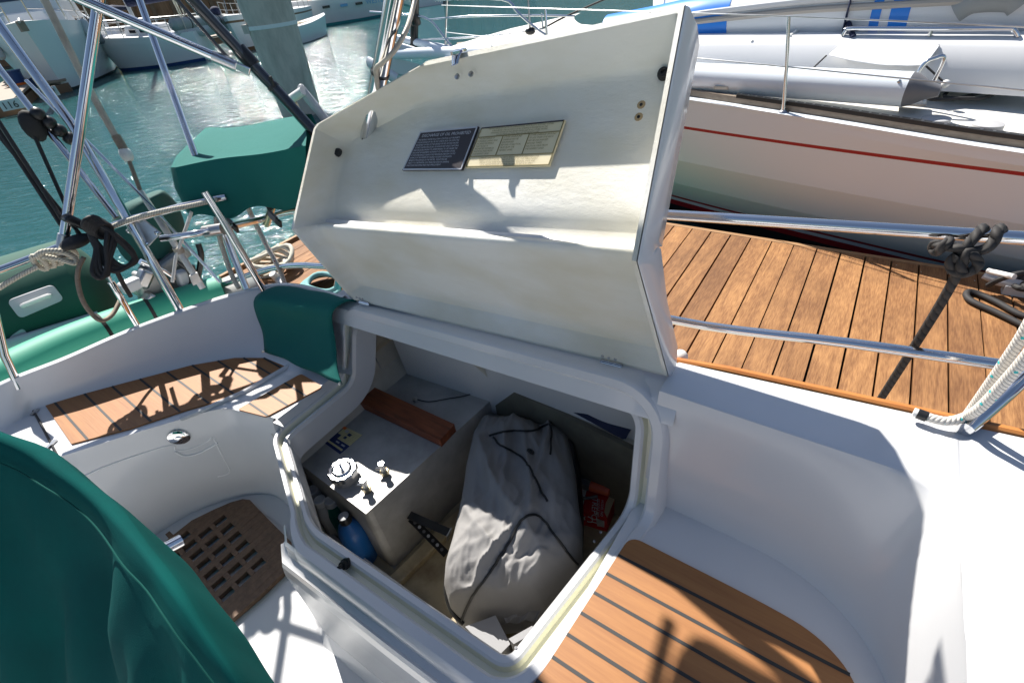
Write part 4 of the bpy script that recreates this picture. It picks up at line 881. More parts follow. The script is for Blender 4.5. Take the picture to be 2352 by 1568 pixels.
c6 = lambda x, y, z=SOLE+.022: PZ(344.5+x*.3294, 976+y*.3294, z)
outl_ = [c6(-150, 905), c6(-60, 858), c6(100, 775), c6(220, 700), c6(350, 632), c6(470, 575), c6(560, 537), c6(640, 514), c6(690, 513), c6(730, 556), c6(880, 710), c6(1046, 872), c6(1056, 895), c6(1040, 925), c6(760, 1190), c6(470, 1455), c6(150, 1750)]
gb = (c6(385, 750)-c6(490, 665)+c6(278, 838)-c6(385, 750)); gb.z = 0; pb = gb.length/2; gb.normalize(); gh = V((-gb.y, gb.x, 0)); o0 = c6(490, 665); pa_v = (c6(757, 972)-c6(490, 665))/5
if pa_v.dot(gh) < 0: gh = -gh
pa = pa_v.dot(gh); sh = pa_v.dot(gb)
q = MB(); hw = pa*.52
def strip(c_, w, holes):
    cl = clipline(outl_, c_, gb)
    if not cl: return
    s0, s1 = (cl[0]-o0).dot(gb), (cl[1]-o0).dot(gb); base = o0+gh*((c_-o0).dot(gh)); cur = s0
    for h in sorted(holes)+[None]:
        e = min(s1, h-pa*.36) if h is not None else s1
        if h is not None and (h+pa*.36 < s0 or h-pa*.36 > s1-.01): continue
        if e > cur+.002:
            # clip ends to the outline on both edges of the strip
            A1 = clipline(outl_, base+gh*(w/2-.0005), gb); A2 = clipline(outl_, base-gh*(w/2-.0005), gb)
            if not A1 or not A2: return
            f_ = lambda s, cl_, sgn: max((cl_[0]-o0).dot(gb), min((cl_[1]-o0).dot(gb), s)) if s in (s0, s1) else s
            def P_(s, cl_, sg):
                if s == s0: s = (cl_[0]-o0).dot(gb)
                elif s == s1: s = (cl_[1]-o0).dot(gb)
                return base+gh*sg*(w/2-.0004)+gb*s
            pts = [P_(cur, A1, 1), P_(e, A1, 1), P_(e, A2, -1), P_(cur, A2, -1)]
            q.prism([V((p.x, p.y, SOLE+.022)) for p in pts], (0, 0, -.020), 'wood2')
        if h is not None: cur = max(cur, h+pa*.36)
M['wood2'] = mat('grating_teak', (.20, .115, .065), .6, noise=(9, (.12, .068, .04), .35, .7, (8, 8, 8), 6))
for i in range(-4, 12):
    hs_ = [sh*i+j*pb for j in range(0, 7)] if 0 <= i <= 5 else ([sh*i+j*pb for j in range(2, 8)] if i in (-1, -2) else [])
    strip(o0+gh*(pa*i), hw, hs_); strip(o0+gh*(pa*(i+.5)), pa-hw, [])
q.build('grating_slats', t, smooth=False)
q = MB(); g1 = [PZ(590, 678, -.874), PZ(640, 690, -.872), PZ(700, 700, -.870), PZ(768, 708, -.868)]; g0 = [PZ(640, 657, -.865), PZ(690, 664, -.862), PZ(745, 675, -.860), PZ(806, 690, -.858)]
g2 = [PZ(594, 715, -.94), PZ(650, 722, -.94), PZ(715, 738, -.94), PZ(768, 752, -.94)]; g3 = [PZ(604, 760, -1.02), PZ(660, 775, -1.02), PZ(720, 798, -1.02), PZ(774, 820, -1.02)]; g4 = [PZ(612, 800, -1.07), PZ(668, 823, -1.07), PZ(728, 850, -1.07), PZ(786, 873, -1.07)]
gm = [[p+V((.008, -.008, .0)) for p in r] for r in (g1,)][0]
q.grid([[p+V((-.02, .05, -.06)) for p in g0], g0, gm]+[[p+V((.012+.006*math.sin(i*2+k_), -.014, 0)) for i, p in enumerate(r)] for k_, r in enumerate((g2, g3, g4))], 'canvas')
q = MB(); R5 = [[p+V((-.02, .05, -.06)) for p in g0], g0, gm]+[[p+V((.012+.006*math.sin(i*2+k_), -.014, 0)) for i, p in enumerate(r)] for k_, r in enumerate((g2, g3, g4))]
R5 = [resample(smooth(r, 4), 17) for r in R5]; R5 = [list(c) for c in zip(*[resample(smooth(list(c), 5), 26) for c in zip(*R5)])]
R5 = [[p+V((.0025*math.sin(j*1.3+i*.4), -.003*math.sin(j*.9+i*.55), 0)) for j, p in enumerate(r)] for i, r in enumerate(R5)]
q.grid(R5, 'canvas')
fl_ = tag(q.build('canvas_flap', solid=.005), 'green canvas flap draped over the white coaming beside the locker', 'canvas flap')
q = MB()
for r in (g4[0], g4[3]): q.lathe([(.006, 0), (.006, .003), (.002, .004)], r+V((.022, -.022, .012)), 'steel2', 10, V((.4, -.8, .3)))
for p in (lerp(g4[0], g3[0], .18), lerp(g4[3], g3[3], .22)):
    pass
tag(q.build('snap_fastener', fl_)) if False else q.build('snap_fastener', fl_)
# ------------------------------------------------------------------ rails, arch tubes and gear round the stern of the open yacht
def tubepart(pts, r, k, name='rail_tube', parent=yacht, n=12, sm=0):
    q = MB(); q.tube(smooth(pts, sm) if sm else pts, r, k, n); return q.build(name, parent)
tubepart([PY(505, 656, .80), PY(530, 648, .83), PY(575, 630, .88), PY(630, 615, .93), PY(690, 609, .96), PY(760, 612, .985), V((-.9, 1.07, -.79)), PY(1537, 733, 1.13), PY(1950, 788, 1.15), PY(2352, 845, 1.16), PY(2700, 892, 1.16)], .0125, 'steel', 'guard_rail', sm=5)
tubepart([PX(372, 548, -1.99), PX(470, 533, -1.86), PY(600, 504, .93), PY(700, 481, 1.0), PY(1000, 482, 1.06), PY(1300, 482, 1.12), PY(1510, 492, 1.15), PY(1930, 519, 1.17), PY(2352, 547, 1.18), PY(2700, 572, 1.18)], .0125, 'steel', 'guard_rail', sm=5)
tubepart([PZ(2196, 1000, -.83), PZ(2222, 984, -.80), PY(2290, 925, 1.06), PY(2352, 868, 1.10), PY(2500, 730, 1.16)], .0135, 'steel', 'stanchion')
tubepart([PX(-60, 640, -2.25), PX(0, 620, -2.24), PX(75, 592, -2.22), PX(140, 566, -2.19), PX(215, 538, -2.15), PX(290, 508, -2.10), PX(365, 488, -2.04), PX(445, 468, -1.98), PX(520, 452, -1.9)], .0125, 'steel', 'stern_rail', sm=4)
b_ = PZ(605, 662, -.885); tubepart([b_+V((0, 0, -.03)), PX(560, 588, b_.x-.01), PX(508, 500, b_.x-.02), PX(470, 440, b_.x-.03)], .0125, 'steel', 'stern_post')
b_ = PZ(563, 660, -.887); tubepart([b_+V((0, 0, -.03)), PX(500, 497, b_.x-.11), PX(432, 312, b_.x-.26), PX(318, -8, b_.x-.5)], .0125, 'steel', 'flag_staff')
b_ = PZ(410, 706, -.91); tubepart([b_+V((.003, -.003, -.03)), b_, PX(280, 480, -2.12), PX(165, 285, -2.24), PX(0, 60, -2.36), PX(-120, -110, -2.45)], .0155, 'steel', 'arch_leg')
tubepart([PX(-60, 70, -2.5), PX(0, 160, -2.45), PX(110, 300, -2.33), PX(268, 500, -2.16)], .011, 'steel', 'arch_leg')
q = MB(); c = PX(330, 532, -2.09); R = V((.75, -.6, .3)).normalized().to_track_quat('Z', 'Y').to_matrix(); R = R @ Matrix.Rotation(.55, 3, 'Z'); q.box(c, (.075, .085, .006), 'steel2', R)
q.build('clamp_plate', yacht, bevel=.004)
for sx in (-1, 1):
    for sy in (-1, 1): q = MB(); q.lathe([(.008, .002), (.008, .008), (.003, .010)], c+R @ V((sx*.028, sy*.032, .001)), 'steel', 8, R @ V((0, 0, 1))); q.build('clamp_bolt', yacht)
tubepart([PZ(505, 648, -.887), PX(345, 470, -2.14), PX(200, 325, -2.32), PX(60, 185, -2.5)], .0062, 'steel', 'thin_stay')
b_ = PZ(308, 738, -.927); tubepart([b_+V((0, 0, -.03)), PX(275, 680, -2.075), PX(255, 648, -2.08)], .0105, 'steel', 'rail_brace')
q = MB(); a, b = PX(257, 652, -2.08), PX(226, 600, -2.09); q.tube([a, lerp(a, b, .25), lerp(a, b, .9), b], [.0105, .019, .019, .012], 'steel2', 12, flat=.35); q.build('brace_end', yacht)
b_ = PZ(26, 873, -.967); tubepart([b_+V((0, 0, -.04)), PX(10, 815, -2.29), PX(-12, 720, -2.30)], .0125, 'steel', 'stern_post')
# T1: strut standing on the stern rail
tubepart([PX(145, 562, -2.19), PX(185, 290, -2.13), PX(229, -10, -2.06), PX(250, -150, -2.03)], .0150, 'steel', 'arch_strut')
q = MB(); a = PX(143, 574, -2.19); d = (PX(185, 290, -2.13)-a).normalized(); q.tube([a-d*.004, a+d*.055], .0185, 'steel2', 14); q.build('strut_socket', yacht); q = MB(); q.lathe([(.014, -.016), (.014, .016)], a-d*.02, 'steel2', 12, V((.6, .8, 0))); q.build('strut_hinge', yacht)
# T2: telescopic strut with its end fitting
A2, B2 = PX(185, -2, -2.02), PX(528, 146, -1.80); tubepart([A2+(A2-B2)*.2, A2, B2], .0150, 'steel', 'arch_strut')
q = MB(); d = (B2-A2).normalized(); q.tube([B2-d*.05, B2+d*.018], .0175, 'steel2', 14); q.build('strut_socket', yacht)
q = MB(); q.box(B2+d*.035, (.05, .012, .026), 'steel', d.to_track_quat('X', 'Z').to_matrix()); q.build('strut_tang', yacht, bevel=.004)
T3 = [PX(390, -70, -1.86), PX(440, -2, -1.84), PX(560, 128, -1.80), PX(645, 218, -1.74), PX(722, 304, -1.66)]
T3.append(T3[-1]+(T3[-1]-T3[-2])*1.2)
tubepart(T3, .0185, 'blktube', 'arch_tube', sm=4)
tubepart([p+V((-.006, -.035, -.012)) for p in [PX(425, -20, -1.84), PX(560, 138, -1.80)]], .006, 'blktube', 'arch_wire')
q = MB(); a = PX(566, 132, -1.80); d = (PX(645, 218, -1.74)-a).normalized(); q.tube([a-d*.03, a+d*.03], .024, 'blk', 16); q.build('tube_collar', yacht)
q = MB(); a = PX(628, 200, -1.755); q.tube([a-d*.006, a+d*.006], .0205, 'blk', 14); q.box(a+V((.02, -.01, .02)), (.01, .006, .03), 'blk'); q.build('cable_tie', yacht)
q = MB(); a = PX(492, 530, -1.86); q.tube([a-V((.03, .02, 0)), a+V((.03, .02, .004))], .021, 'steel2', 12); q.build('rail_clamp', yacht)
# cream lifting pole with fittings
t = thing('lifting_pole', tuple(PZ(462, 660, -.89)), 'slender cream pole with a white knuckle joint leaning out over the stern', 'pole')
q = MB(); q.tube(smooth([PX(78, -50, -2.42), PX(100, -5, -2.40), PX(200, 195, -2.33), PX(268, 318, -2.28)], 4), .0115, 'ropec2', 12); q.build('upper_pole', t)
q = MB(); q.ball(PX(290, 355, -2.26), .022, 'white', 12, 8, (1, 1, 1.25)); q.tube([PX(266, 312, -2.28), PX(286, 346, -2.26)], .015, 'nteak', 10); q.build('knuckle_joint', t)
q = MB(); q.tube([PX(296, 368, -2.255), PX(326, 448, -2.21)], .007, 'nteak', 10); q.build('middle_rod', t)
q = MB(); a = PZ(466, 662, -.89); q.tube([PX(322, 440, -2.215), PX(345, 474, -2.18), PX(412, 578, -2.08), a], .0115, 'white', 12); q.build('lower_pole', t)
q = MB(); q.tube([PX(440, 486, -2.02), PX(404, 590, -2.08), PX(396, 648, -2.09)], .006, 'white', 8); q.build('cross_rod', t)
q = MB(); c = PX(410, 574, -2.08); q.tube([c+V((0, 0, .012)), c-V((0, 0, .012))], .017, 'ropec2', 10); q.build('pole_clip', t)
q = MB(); a = PX(448, 640, -2.0); q.box(a, (.006, .03, .05), 'white', Matrix.Rotation(.4, 3, 'Y')); q.build('pole_foot', t)
# ---- barbecue under its green cover
t = thing('covered_barbecue', tuple(PX(560, 480, -1.85)), 'barbecue under a green canvas cover clamped to the stern rail', 'barbecue')
Lp = [PX(440, 500, -2.04), PX(412, 440, -2.06), PX(396, 384, -2.07), PX(412, 352, -2.16), PX(472, 294, -2.30), PX(490, 300, -2.42), V((PX(440, 500, -2.04)+V((-.22, .16, .0))))]
Rp = [PY(702, 467, .985), PY(700, 400, .985), PY(702, 335, .985), PY(704, 315, 1.03), PY(700, 262, 1.20), PY(716, 262, 1.3), PY(702, 467, .985)+V((-.1, .26, 0))]
q = MB(); rows = []
for k_ in range(31):
    s = k_/30; r_w = []
    for i, (a, b) in enumerate(zip(Lp, Rp)):
        p = lerp(a, b, s); w = .010*math.sin(s*8+i)*(1 if 0 < s < 1 else 0)
        if i in (0, 1): p = p+V((.01, -.014, 0))*math.sin(s*math.pi)+V((0, 0, .012*math.sin(s*13)))*(i == 0)
        if i in (3, 4): p = p+V((0, 0, -.022*math.sin(s*math.pi)))
        w2 = .006*math.sin(s*15+i*2.1)*(i in (0, 1)); r_w.append(p+V((w+w2, -w-w2, w2)))
    rows.append(r_w)
cap0 = [[sum(rows[0], V())/7+V((-.01, -.01, 0))]*7]
q.grid([[lerp(p, cap0[0][0], .9) for p in rows[0]], [lerp(p, cap0[0][0], .12)+V((-.012, -.01, 0)) for p in rows[0]]]+rows, 'canvas', closed=True)
q.build('barbecue_cover', t, sharp=32)
for a in (PX(512, 470, -1.96), PY(612, 458, .92)):
    q = MB(); R = Matrix.Rotation(.9, 3, 'X'); q.box(a+V((.012, -.012, -.01)), (.034, .006, .06), 'blk', Matrix.Rotation(-.5, 3, 'Y')); q.box(a+V((.03, -.02, -.055)), (.03, .010, .04), 'grey', Matrix.Rotation(-.9, 3, 'Y')); q.box(a+V((.055, -.02, -.075)), (.03, .008, .03), 'blk', Matrix.Rotation(-1.1, 3, 'Y')); q.build('strap_buckle', t)
q = MB(); q.tube([PY(632, 455, .94), PY(612, 515, .94)], .014, 'brass', 10); q.build('barbecue_bracket', t)
t = thing('barbecue_handle', tuple(PY(700, 230, 1.15)), 'grey paddle blade standing behind the green barbecue cover', 'paddle')
q = MB(); a, b = PY(690, 203, 1.2), PY(760, 290, 1.2); d = (b-a); q.tube([a-d*.05, a, lerp(a, b, .25), b, b+d*.6], [.012, .022, .024, .022, .02], 'lgrey', 14, flat=.45); q.build('paddle_blade', t)
q = MB(); q.tube([PY(668, 228, 1.19), PY(698, 208, 1.19)], .016, 'white', 12); q.tube([PY(676, 236, 1.19), PY(690, 262, 1.2)], .009, 'brass', 10); q.build('paddle_grip', t)
# ---- outboard motor with a green hood on the stern rail
t = thing('outboard_motor', tuple(PX(400, 660, -2.7)), 'outboard motor with a green canvas hood hung on the stern rail', 'outboard motor')
q = MB(); sec = [(600, 318, 425, .2), (585, 300, 440, .24), (555, 288, 456, .26), (520, 283, 452, .27), (485, 288, 432, .26), (462, 312, 408, .22), (450, 340, 388, .14)]
rows = []
for v_, u0, u1, dd in sec:
    a, b = PX(u0, v_+12, -2.62), PX(u1, v_-14, -2.62); m_ = lerp(a, b, .5); w = (b-a)/2; fx_ = V((1, -.1, .15))*dd*.55
    rows.append([m_+w*math.cos(t_)*(1+.04*math.sin(3*t_+v_))+fx_*math.sin(t_)-V((dd*.5, 0, 0)) for t_ in [2*math.pi*i/24 for i in range(24)]])
rows.append([sum(rows[-1], V())/24]*24)
q.grid(rows, 'canvasd2', closed=True); q.build('motor_hood', t, sharp=120, sub=1)
q = MB(); q.box(PX(395, 635, -2.66), (.16, .16, .22), 'grey', Matrix.Rotation(.3, 3, 'X')); q.build('motor_leg', t, bevel=.03)
q = MB(); q.box(PX(370, 622, -2.58), (.05, .30, .05), 'alu', Matrix.Rotation(.25, 3, 'X')); q.box(PX(345, 660, -2.56), (.07, .10, .16), 'alu', Matrix.Rotation(-.3, 3, 'X')); q.build('motor_clamp', t, bevel=.012)
q = MB(); q.tube(smooth([PX(455, 560, -2.55), PX(462, 590, -2.54), PX(452, 640, -2.55), PX(440, 610, -2.54)], 4), .014, 'blk', 8); q.build('motor_strap', t)
q = MB(); q.tube([PX(322, 600, -2.5), PX(375, 622, -2.5), PX(400, 640, -2.5)], .013, 'steel', 10); q.build('tiller_tube', t)
q = MB()
q.tube(smooth([PX(405, 600, -2.48), PX(432, 622, -2.47), PX(438, 650, -2.47), PX(418, 668, -2.47)], 4), .008, 'blk', 8); q.build('fuel_line', t)
for i, (u, v, k_) in enumerate([(300, 655, 'lgrey'), (330, 640, 'steel2'), (420, 640, 'lgrey'), (352, 690, 'steel2')]):
    q = MB(); q.box(PX(u, v, -2.5), (.06, .08, .05), k_, Matrix.Rotation(i*.7, 3, 'X')); q.build('motor_fitting', t, bevel=.012)
# ---- green inflatable dinghy hoisted behind the stern
t = thing('green_dinghy', tuple(PX(150, 720, -2.8)), 'green inflatable dinghy hoisted on edge behind the stern', 'dinghy')
q = MB(); q.tube(smooth([PX(-120, 935, -2.42), PX(0, 872, -2.46), PX(150, 800, -2.50), PX(300, 742, -2.50), PX(420, 702, -2.46), PX(520, 672, -2.38)], 5), .085, 'hypd', 24); q.build('inflatable_tube', t)
q = MB(); ax_ = [PX(-160, 800, -2.98), PX(-60, 762, -2.98), PX(80, 710, -2.96), PX(190, 672, -2.92), PX(255, 652, -2.88)]
S_ = smooth(ax_, 5); n_ = len(S_); q.tube(S_, [.25*min(1, (.25+(n_-1-i)*.22)) for i in range(n_)], 'hypdd', 28); hb = q.bvh(); q.build('dinghy_cover', t)
q = MB(); q.tube(smooth([PX(-60, 822, -2.70), PX(40, 788, -2.70), PX(230, 728, -2.66)], 4), .030, 'lgrey', 10); q.build('rubbing_strake', t)
for px in ([(16, 692), (122, 654), (148, 688), (46, 732)], [(16, 778), (52, 752), (72, 780), (40, 802)]):
    P4 = [hit(hb, u, v, .006)[0] if hb.ray_cast(V((0, 0, 0)), ray(u, v).normalized())[0] else PX(u, v, -2.75) for u, v in px]
    c_ = sum(P4, V())/4; q = MB(); P4 = [c_+(p-c_) for p in P4]; q.prism(fillet(P4, [.02]*4), (-.012, .004, 0), 'lgrey'); o_ = q.build('handle_plate', t, bevel=.004)
    nn_ = (P4[1]-P4[0]).cross(P4[3]-P4[0]).normalized(); nn_ = nn_ if nn_.dot(c_) < 0 else -nn_
    q = MB(); q.tube(smooth([lerp(c_, lerp(P4[0], P4[3], .5), .55)+nn_*.003, lerp(c_, lerp(P4[0], P4[3], .5), .5)+nn_*.02, lerp(c_, lerp(P4[1], P4[2], .5), .5)+nn_*.02, lerp(c_, lerp(P4[1], P4[2], .5), .55)+nn_*.003], 4), .009, 'white', 8); q.build('grab_handle', o_)
for u in (228, 248, 348):
    s_ = [p for p in smooth([PX(-120, 935, -2.42), PX(0, 872, -2.46), PX(150, 800, -2.50), PX(300, 742, -2.50), PX(420, 702, -2.46), PX(520, 672, -2.38)], 5)]
    c_ = min(s_, key=lambda p: abs(1176+F*(p.x*CX.x+p.y*CY.x+p.z*CZ.x)/(p.x*CX.z+p.y*CY.z+p.z*CZ.z)-u)); i = s_.index(c_); d = (s_[min(len(s_)-1, i+1)]-s_[i-1]).normalized()
    q = MB(); q.tube([c_-d*.007, c_+d*.007], .0865, 'blkmat', 24); q.build('tube_band', t)
q = MB(); q.ball(PX(470, 655, -2.42), .05, 'white', 12, 8, (1, 1, .3)); q.build('valve_cap', t)
q = MB(); rows = [[PX(u, v, x) for u, v, x in r] for r in ([(545, 640, -2.3), (585, 655, -2.25)], [(520, 655, -2.42), (575, 690, -2.35)])]; q.ball(PX(540, 668, -2.40), .10, 'hypg', 14, 8, (1.2, 1.2, .7)); q.build('tube_end_cone', t)
# ---- ropes round the stern
def rope(name, pts, r, k, label, cat='rope', sm=6, n=8, group=None):
    q = MB(); q.tube(smooth(pts, sm), r, k, n); return tag(q.build(name, sharp=180), label, cat, group)
t = thing('hoisting_tackle', tuple(PX(75, 285, -2.3)), 'black multi-part rope tackle with its block running down to the stern rail', 'tackle')
for i, (a, b) in enumerate([((-14, 262), (150, 515)), ((-14, 282), (158, 545)), ((-12, 300), (190, 545)), ((64, 278), (190, 560))]):
    q = MB(); q.tube([PX(*a, -2.3-.01*i), lerp(PX(*a, -2.3-.01*i), PX(*b, -2.18), .5), PX(*b, -2.18)], .0062, 'ropebb', 8); q.build('tackle_fall', t)
q = MB(); c_ = PX(75, 290, -2.32); q.ball(c_, .05, 'blkmat', 12, 8, (.45, .62, 1.0)); q.build('tackle_block', t, sharp=60)
for i in range(4): q = MB(); q.ball(c_+V((.01, .03+.014*i, .03-.03*i)), .022, 'blk', 10, 6); q.build('block_sheave', t)
q = MB(); q.box(PX(185, 515, -2.16), (.06, .03, .10), 'blk', Matrix.Rotation(.6, 3, 'X')); q.build('cam_cleat', t, bevel=.01)
q = MB(); q.ball(PX(175, 555, -2.14), .035, 'blkmat', 10, 8, (1, 1.4, .6)); q.build('tackle_block', t)
t = thing('black_line_coil', tuple(PX(250, 600, -2.02)), 'hank of black braided line hanging from the stern rail', 'rope')
rr_ = random.Random(3)
for i in range(9):
    k_ = i/8; a = PX(205+4*k_, 522+8*k_, -2.08); L_ = [a, PX(235+26*k_+rr_.uniform(-6, 6), 518+22*k_, -2.05), PX(296+12*k_-55*(i % 3 == 2), 572+14*k_+rr_.uniform(-6, 6), -2.03), PX(312-18*k_-60*(i % 3 == 2), 600+10*k_+28*(i % 3 == 2), -2.03), PX(276-24*k_-40*(i % 3 == 2), 610+14*k_, -2.04), PX(226-6*k_, 560+12*k_, -2.06), a]
    q = MB(); q.tube(smooth(L_[:-1], 6, True), .0075, 'ropebb', 8, closed=True); q.build('line_turn', t, sharp=180)
for i in range(6):
    a_ = PX(212+i*5, 515+i*3, -2.06); q = MB(); q.tube([a_+V((.012*math.cos(x)*1.2, .026*math.sin(x), .026*math.cos(x))) for x in [j*math.pi/6 for j in range(12)]], .0075, 'ropebb', 8, closed=True); q.build('line_turn', t, sharp=180)
q = MB(); q.tube(smooth([PX(262, 610, -2.04), PX(282, 650, -2.06), PX(300, 680, -2.1)], 5), .0075, 'ropebb', 8); q.build('line_end', t)
t = thing('white_line_hitch', tuple(PX(118, 600, -2.2)), 'cream white rope wrapped in turns round the stern rail', 'rope')
for i in range(5):
    a_ = PX(88+i*14, 598-i*5, -2.21); q = MB(); q.tube([a_+V((.026*math.cos(x)*.6, .012*math.sin(x)+.004*i, .030*math.cos(x+.3)-.008)) for x in [j*math.pi/7 for j in range(14)]], .0095, 'ropec', 8, closed=True); q.build('rope_turn', t, sharp=180)
q = MB(); q.tube(smooth([PX(82, 590, -2.18), PX(100, 578, -2.17), PX(140, 578, -2.16), PX(172, 592, -2.16), PX(170, 604, -2.16), PX(140, 596, -2.17), PX(95, 588, -2.18)], 5), .0095, 'ropec', 8); q.build('rope_bight', t, sharp=180)
q = MB(); q.tube(smooth([PX(88, 612, -2.2), PX(40, 636, -2.22), PX(-20, 672, -2.24)], 4), .0085, 'ropec', 8); q.build('rope_tail', t)
rope('rail_line', [PX(250, 525, -2.10), PX(290, 508, -2.06), PX(360, 488, -2.0), PX(440, 472, -1.95), PX(500, 458, -1.9)], .0085, 'ropec', 'cream line lashed along the top of the stern rail')
rope('fuel_hose', [PX(193, 590, -2.12), PX(180, 618, -2.12), PX(179, 650, -2.12), PX(190, 690, -2.11), PX(212, 722, -2.10), PX(234, 736, -2.09), PX(258, 722, -2.12), PX(276, 690, -2.16)], .0075, 'nteak', 'brown hose hanging in a loop in front of the green dinghy', 'hose')
rope('mooring_line', [PY(566, 470, .99), PY(585, 510, .98), PY(610, 560, .96), PY(640, 615, .93), PY(655, 655, .90)], .0105, 'ropered', 'white mooring line with red flecks leading down to the coaming')
rope('stern_line', [PX(496, 498, -1.93), PX(500, 530, -1.92), PX(516, 585, -1.90), PX(534, 635, -1.86), PX(549, 662, -1.83)], .0085, 'ropec', 'thin cream line hanging beside the two steel stern posts')
# ---- on the pier
t = thing('white_rope_heap', tuple(PZ(618, 625, DOCK)), 'coil of white rope with a chafe sleeve on the end of the pier', 'rope')
c_ = PZ(622, 618, DOCK)
for i in range(6):
    q = MB(); q.tube([c_+V((.17*math.cos(x)+.02*i, (.12+.012*i)*math.sin(x), .02+.022*i+.03*math.sin(x*2+i))) for x in [j*math.pi/9 for j in range(18)]], .018, 'ropec', 8, closed=True); q.build('rope_turn', t, sharp=180)
q = MB(); q.tube([PZ(625, 628, DOCK+.12), PZ(640, 642, DOCK+.05), PZ(660, 668, DOCK+.02)], [.03, .032, .02], 'lgrey', 10); q.build('chafe_sleeve', t)
t = thing('teal_rope_coil', tuple(PZ(745, 662, DOCK)), 'coil of faded teal rope on the pier boards behind the green canvas flap', 'rope')
c_ = PZ(750, 664, DOCK+.03)
for i in range(4):
    q = MB(); q.tube([c_+V(((.26-.035*i)*math.cos(x), (.20-.03*i)*math.sin(x), .02*i+.01*math.sin(3*x))) for x in [j*math.pi/12 for j in range(24)]], .02, 'ropet', 8, closed=True); q.build('rope_turn', t, sharp=180)
cl_ = thing('dock_cleat', tuple(PZ(2330, 655, DOCK)), 'grey metal cleat on the far edge of the pier with black rope round it', 'cleat')
q = MB(); c_ = PZ(2345, 655, DOCK+.06); q.tube([c_+V((-.17, .02, .012)), c_+V((-.1, .01, 0)), c_+V((.12, -.01, 0)), c_+V((.18, -.02, .012))], [.018, .028, .028, .018], 'lgrey', 12); q.box(c_+V((0, 0, -.035)), (.13, .06, .06), 'lgrey'); q.build('cleat_horn', cl_)
t = thing('black_dock_line', tuple(PZ(2280, 690, DOCK)), 'black braided dock line looped on the boards by the cleat', 'rope')
q = MB(); q.tube(smooth([PZ(2420, 738, DOCK+.02), PZ(2352, 726, DOCK+.02), PZ(2290, 694, DOCK+.02), PZ(2245, 674, DOCK+.02), PZ(2224, 670, DOCK+.02), PZ(2220, 680, DOCK+.02), PZ(2236, 694, DOCK+.02), PZ(2290, 718, DOCK+.02), PZ(2352, 748, DOCK+.02), PZ(2430, 784, DOCK+.02)], 6), .017, 'ropebb', 10); q.build('rope_bight', t, sharp=180)
for i in range(3):
    q = MB(); q.tube([c_+V((.02+.05*math.cos(x)+.03*i, .07*math.sin(x), .02+.02*math.cos(x)+.012*i)) for x in [j*math.pi/8 for j in range(16)]], .016, 'ropebb', 8, closed=True); q.build('rope_turn', t, sharp=180)
q = MB(); q.tube(smooth([PZ(2270, 655, DOCK+.05), PZ(2300, 640, DOCK+.12), PZ(2340, 628, DOCK+.16), PZ(2400, 620, DOCK+.14)], 5), .016, 'ropebb', 8); q.build('rope_end', t); q = MB(); q.tube([PZ(2270, 622, DOCK+.12), PZ(2330, 636, DOCK+.16)], .016, 'white', 10); q.build('whipped_end', t)
# ---- black fender line tied to the upper guard rail
t = thing('black_fender_line', tuple(PY(2215, 600, 1.145)), 'black laid rope hitched round the upper guard rail and led down to the pier', 'rope')
def rp(pts, r=.0090, k='ropeb', sm=6): 
    q = MB(); q.tube(smooth(pts, sm), r, k, 10); q.build('rope_strand', t, sharp=180)
rp([PY(2214, 600, 1.140), PY(2165, 690, 1.165), PY(2100, 795, 1.195), PY(2020, 920, 1.255), PY(1990, 965, 1.285)])
rp([PY(2204, 590, 1.130), PY(2225, 560, 1.130), PY(2248, 535, 1.150), PY(2256, 524, 1.170), PY(2262, 532, 1.185)], .0092)
rp([PY(2232, 578, 1.130), PY(2262, 572, 1.130), PY(2282, 555, 1.140), PY(2290, 535, 1.150), PY(2296, 524, 1.170), PY(2302, 534, 1.185)], .0092)
rp([PY(2222, 580, 1.125), PY(2200, 570, 1.125), PY(2170, 566, 1.130), PY(2150, 560, 1.140), PY(2143, 568, 1.150), PY(2152, 578, 1.135), PY(2172, 560, 1.125), PY(2180, 552, 1.145)], .0088)
rp([PY(2200, 585, 1.120), PY(2184, 600, 1.120), PY(2186, 618, 1.120), PY(2204, 628, 1.120), PY(2228, 624, 1.120), PY(2246, 610, 1.120), PY(2242, 594, 1.120), PY(2224, 578, 1.120), PY(2206, 612, 1.115), PY(2212, 628, 1.115)], .0088)
# ---- white line with blue flecks lying over the rail
t = thing('white_sheet', tuple(PZ(2150, 955, -.79)), 'white rope with blue flecks and a black whipped end lying on the toe rail', 'rope')
def rp2(pts, r=.0088): 
    q = MB(); q.tube(smooth(pts, 6), r, 'ropew', 12); q.build('rope_strand', t, sharp=180)
rp2([PY(2420, 640, .97), PY(2352, 764, .97), PY(2308, 832, .975), PY(2262, 898, .985), PY(2228, 946, .995), PZ(2215, 962, -.795)])
rp2([PY(2420, 735, .94), PY(2352, 825, .945), PY(2300, 885, .955), PY(2266, 922, .96), PY(2240, 945, .965), PZ(2217, 957, -.785), PZ(2190, 965, -.788), PZ(2164, 966, -.79), PZ(2129, 957, -.79)])
q = MB(); q.tube([PZ(2129, 957, -.79), PZ(2107, 949, -.79)], .0105, 'blk', 12); q.build('whipping', t); q = MB(); q.tube([PZ(2107, 949, -.79), PZ(2098, 946, -.79)], .0092, 'white', 12); q.build('rope_tip', t)
q = MB(); q.ball(PZ(1562, 820, -.84), .02, 'white', 12, 8); tag(q.build('fender_knob'), 'small white knob peeping out behind the corner of the lid', 'knob')
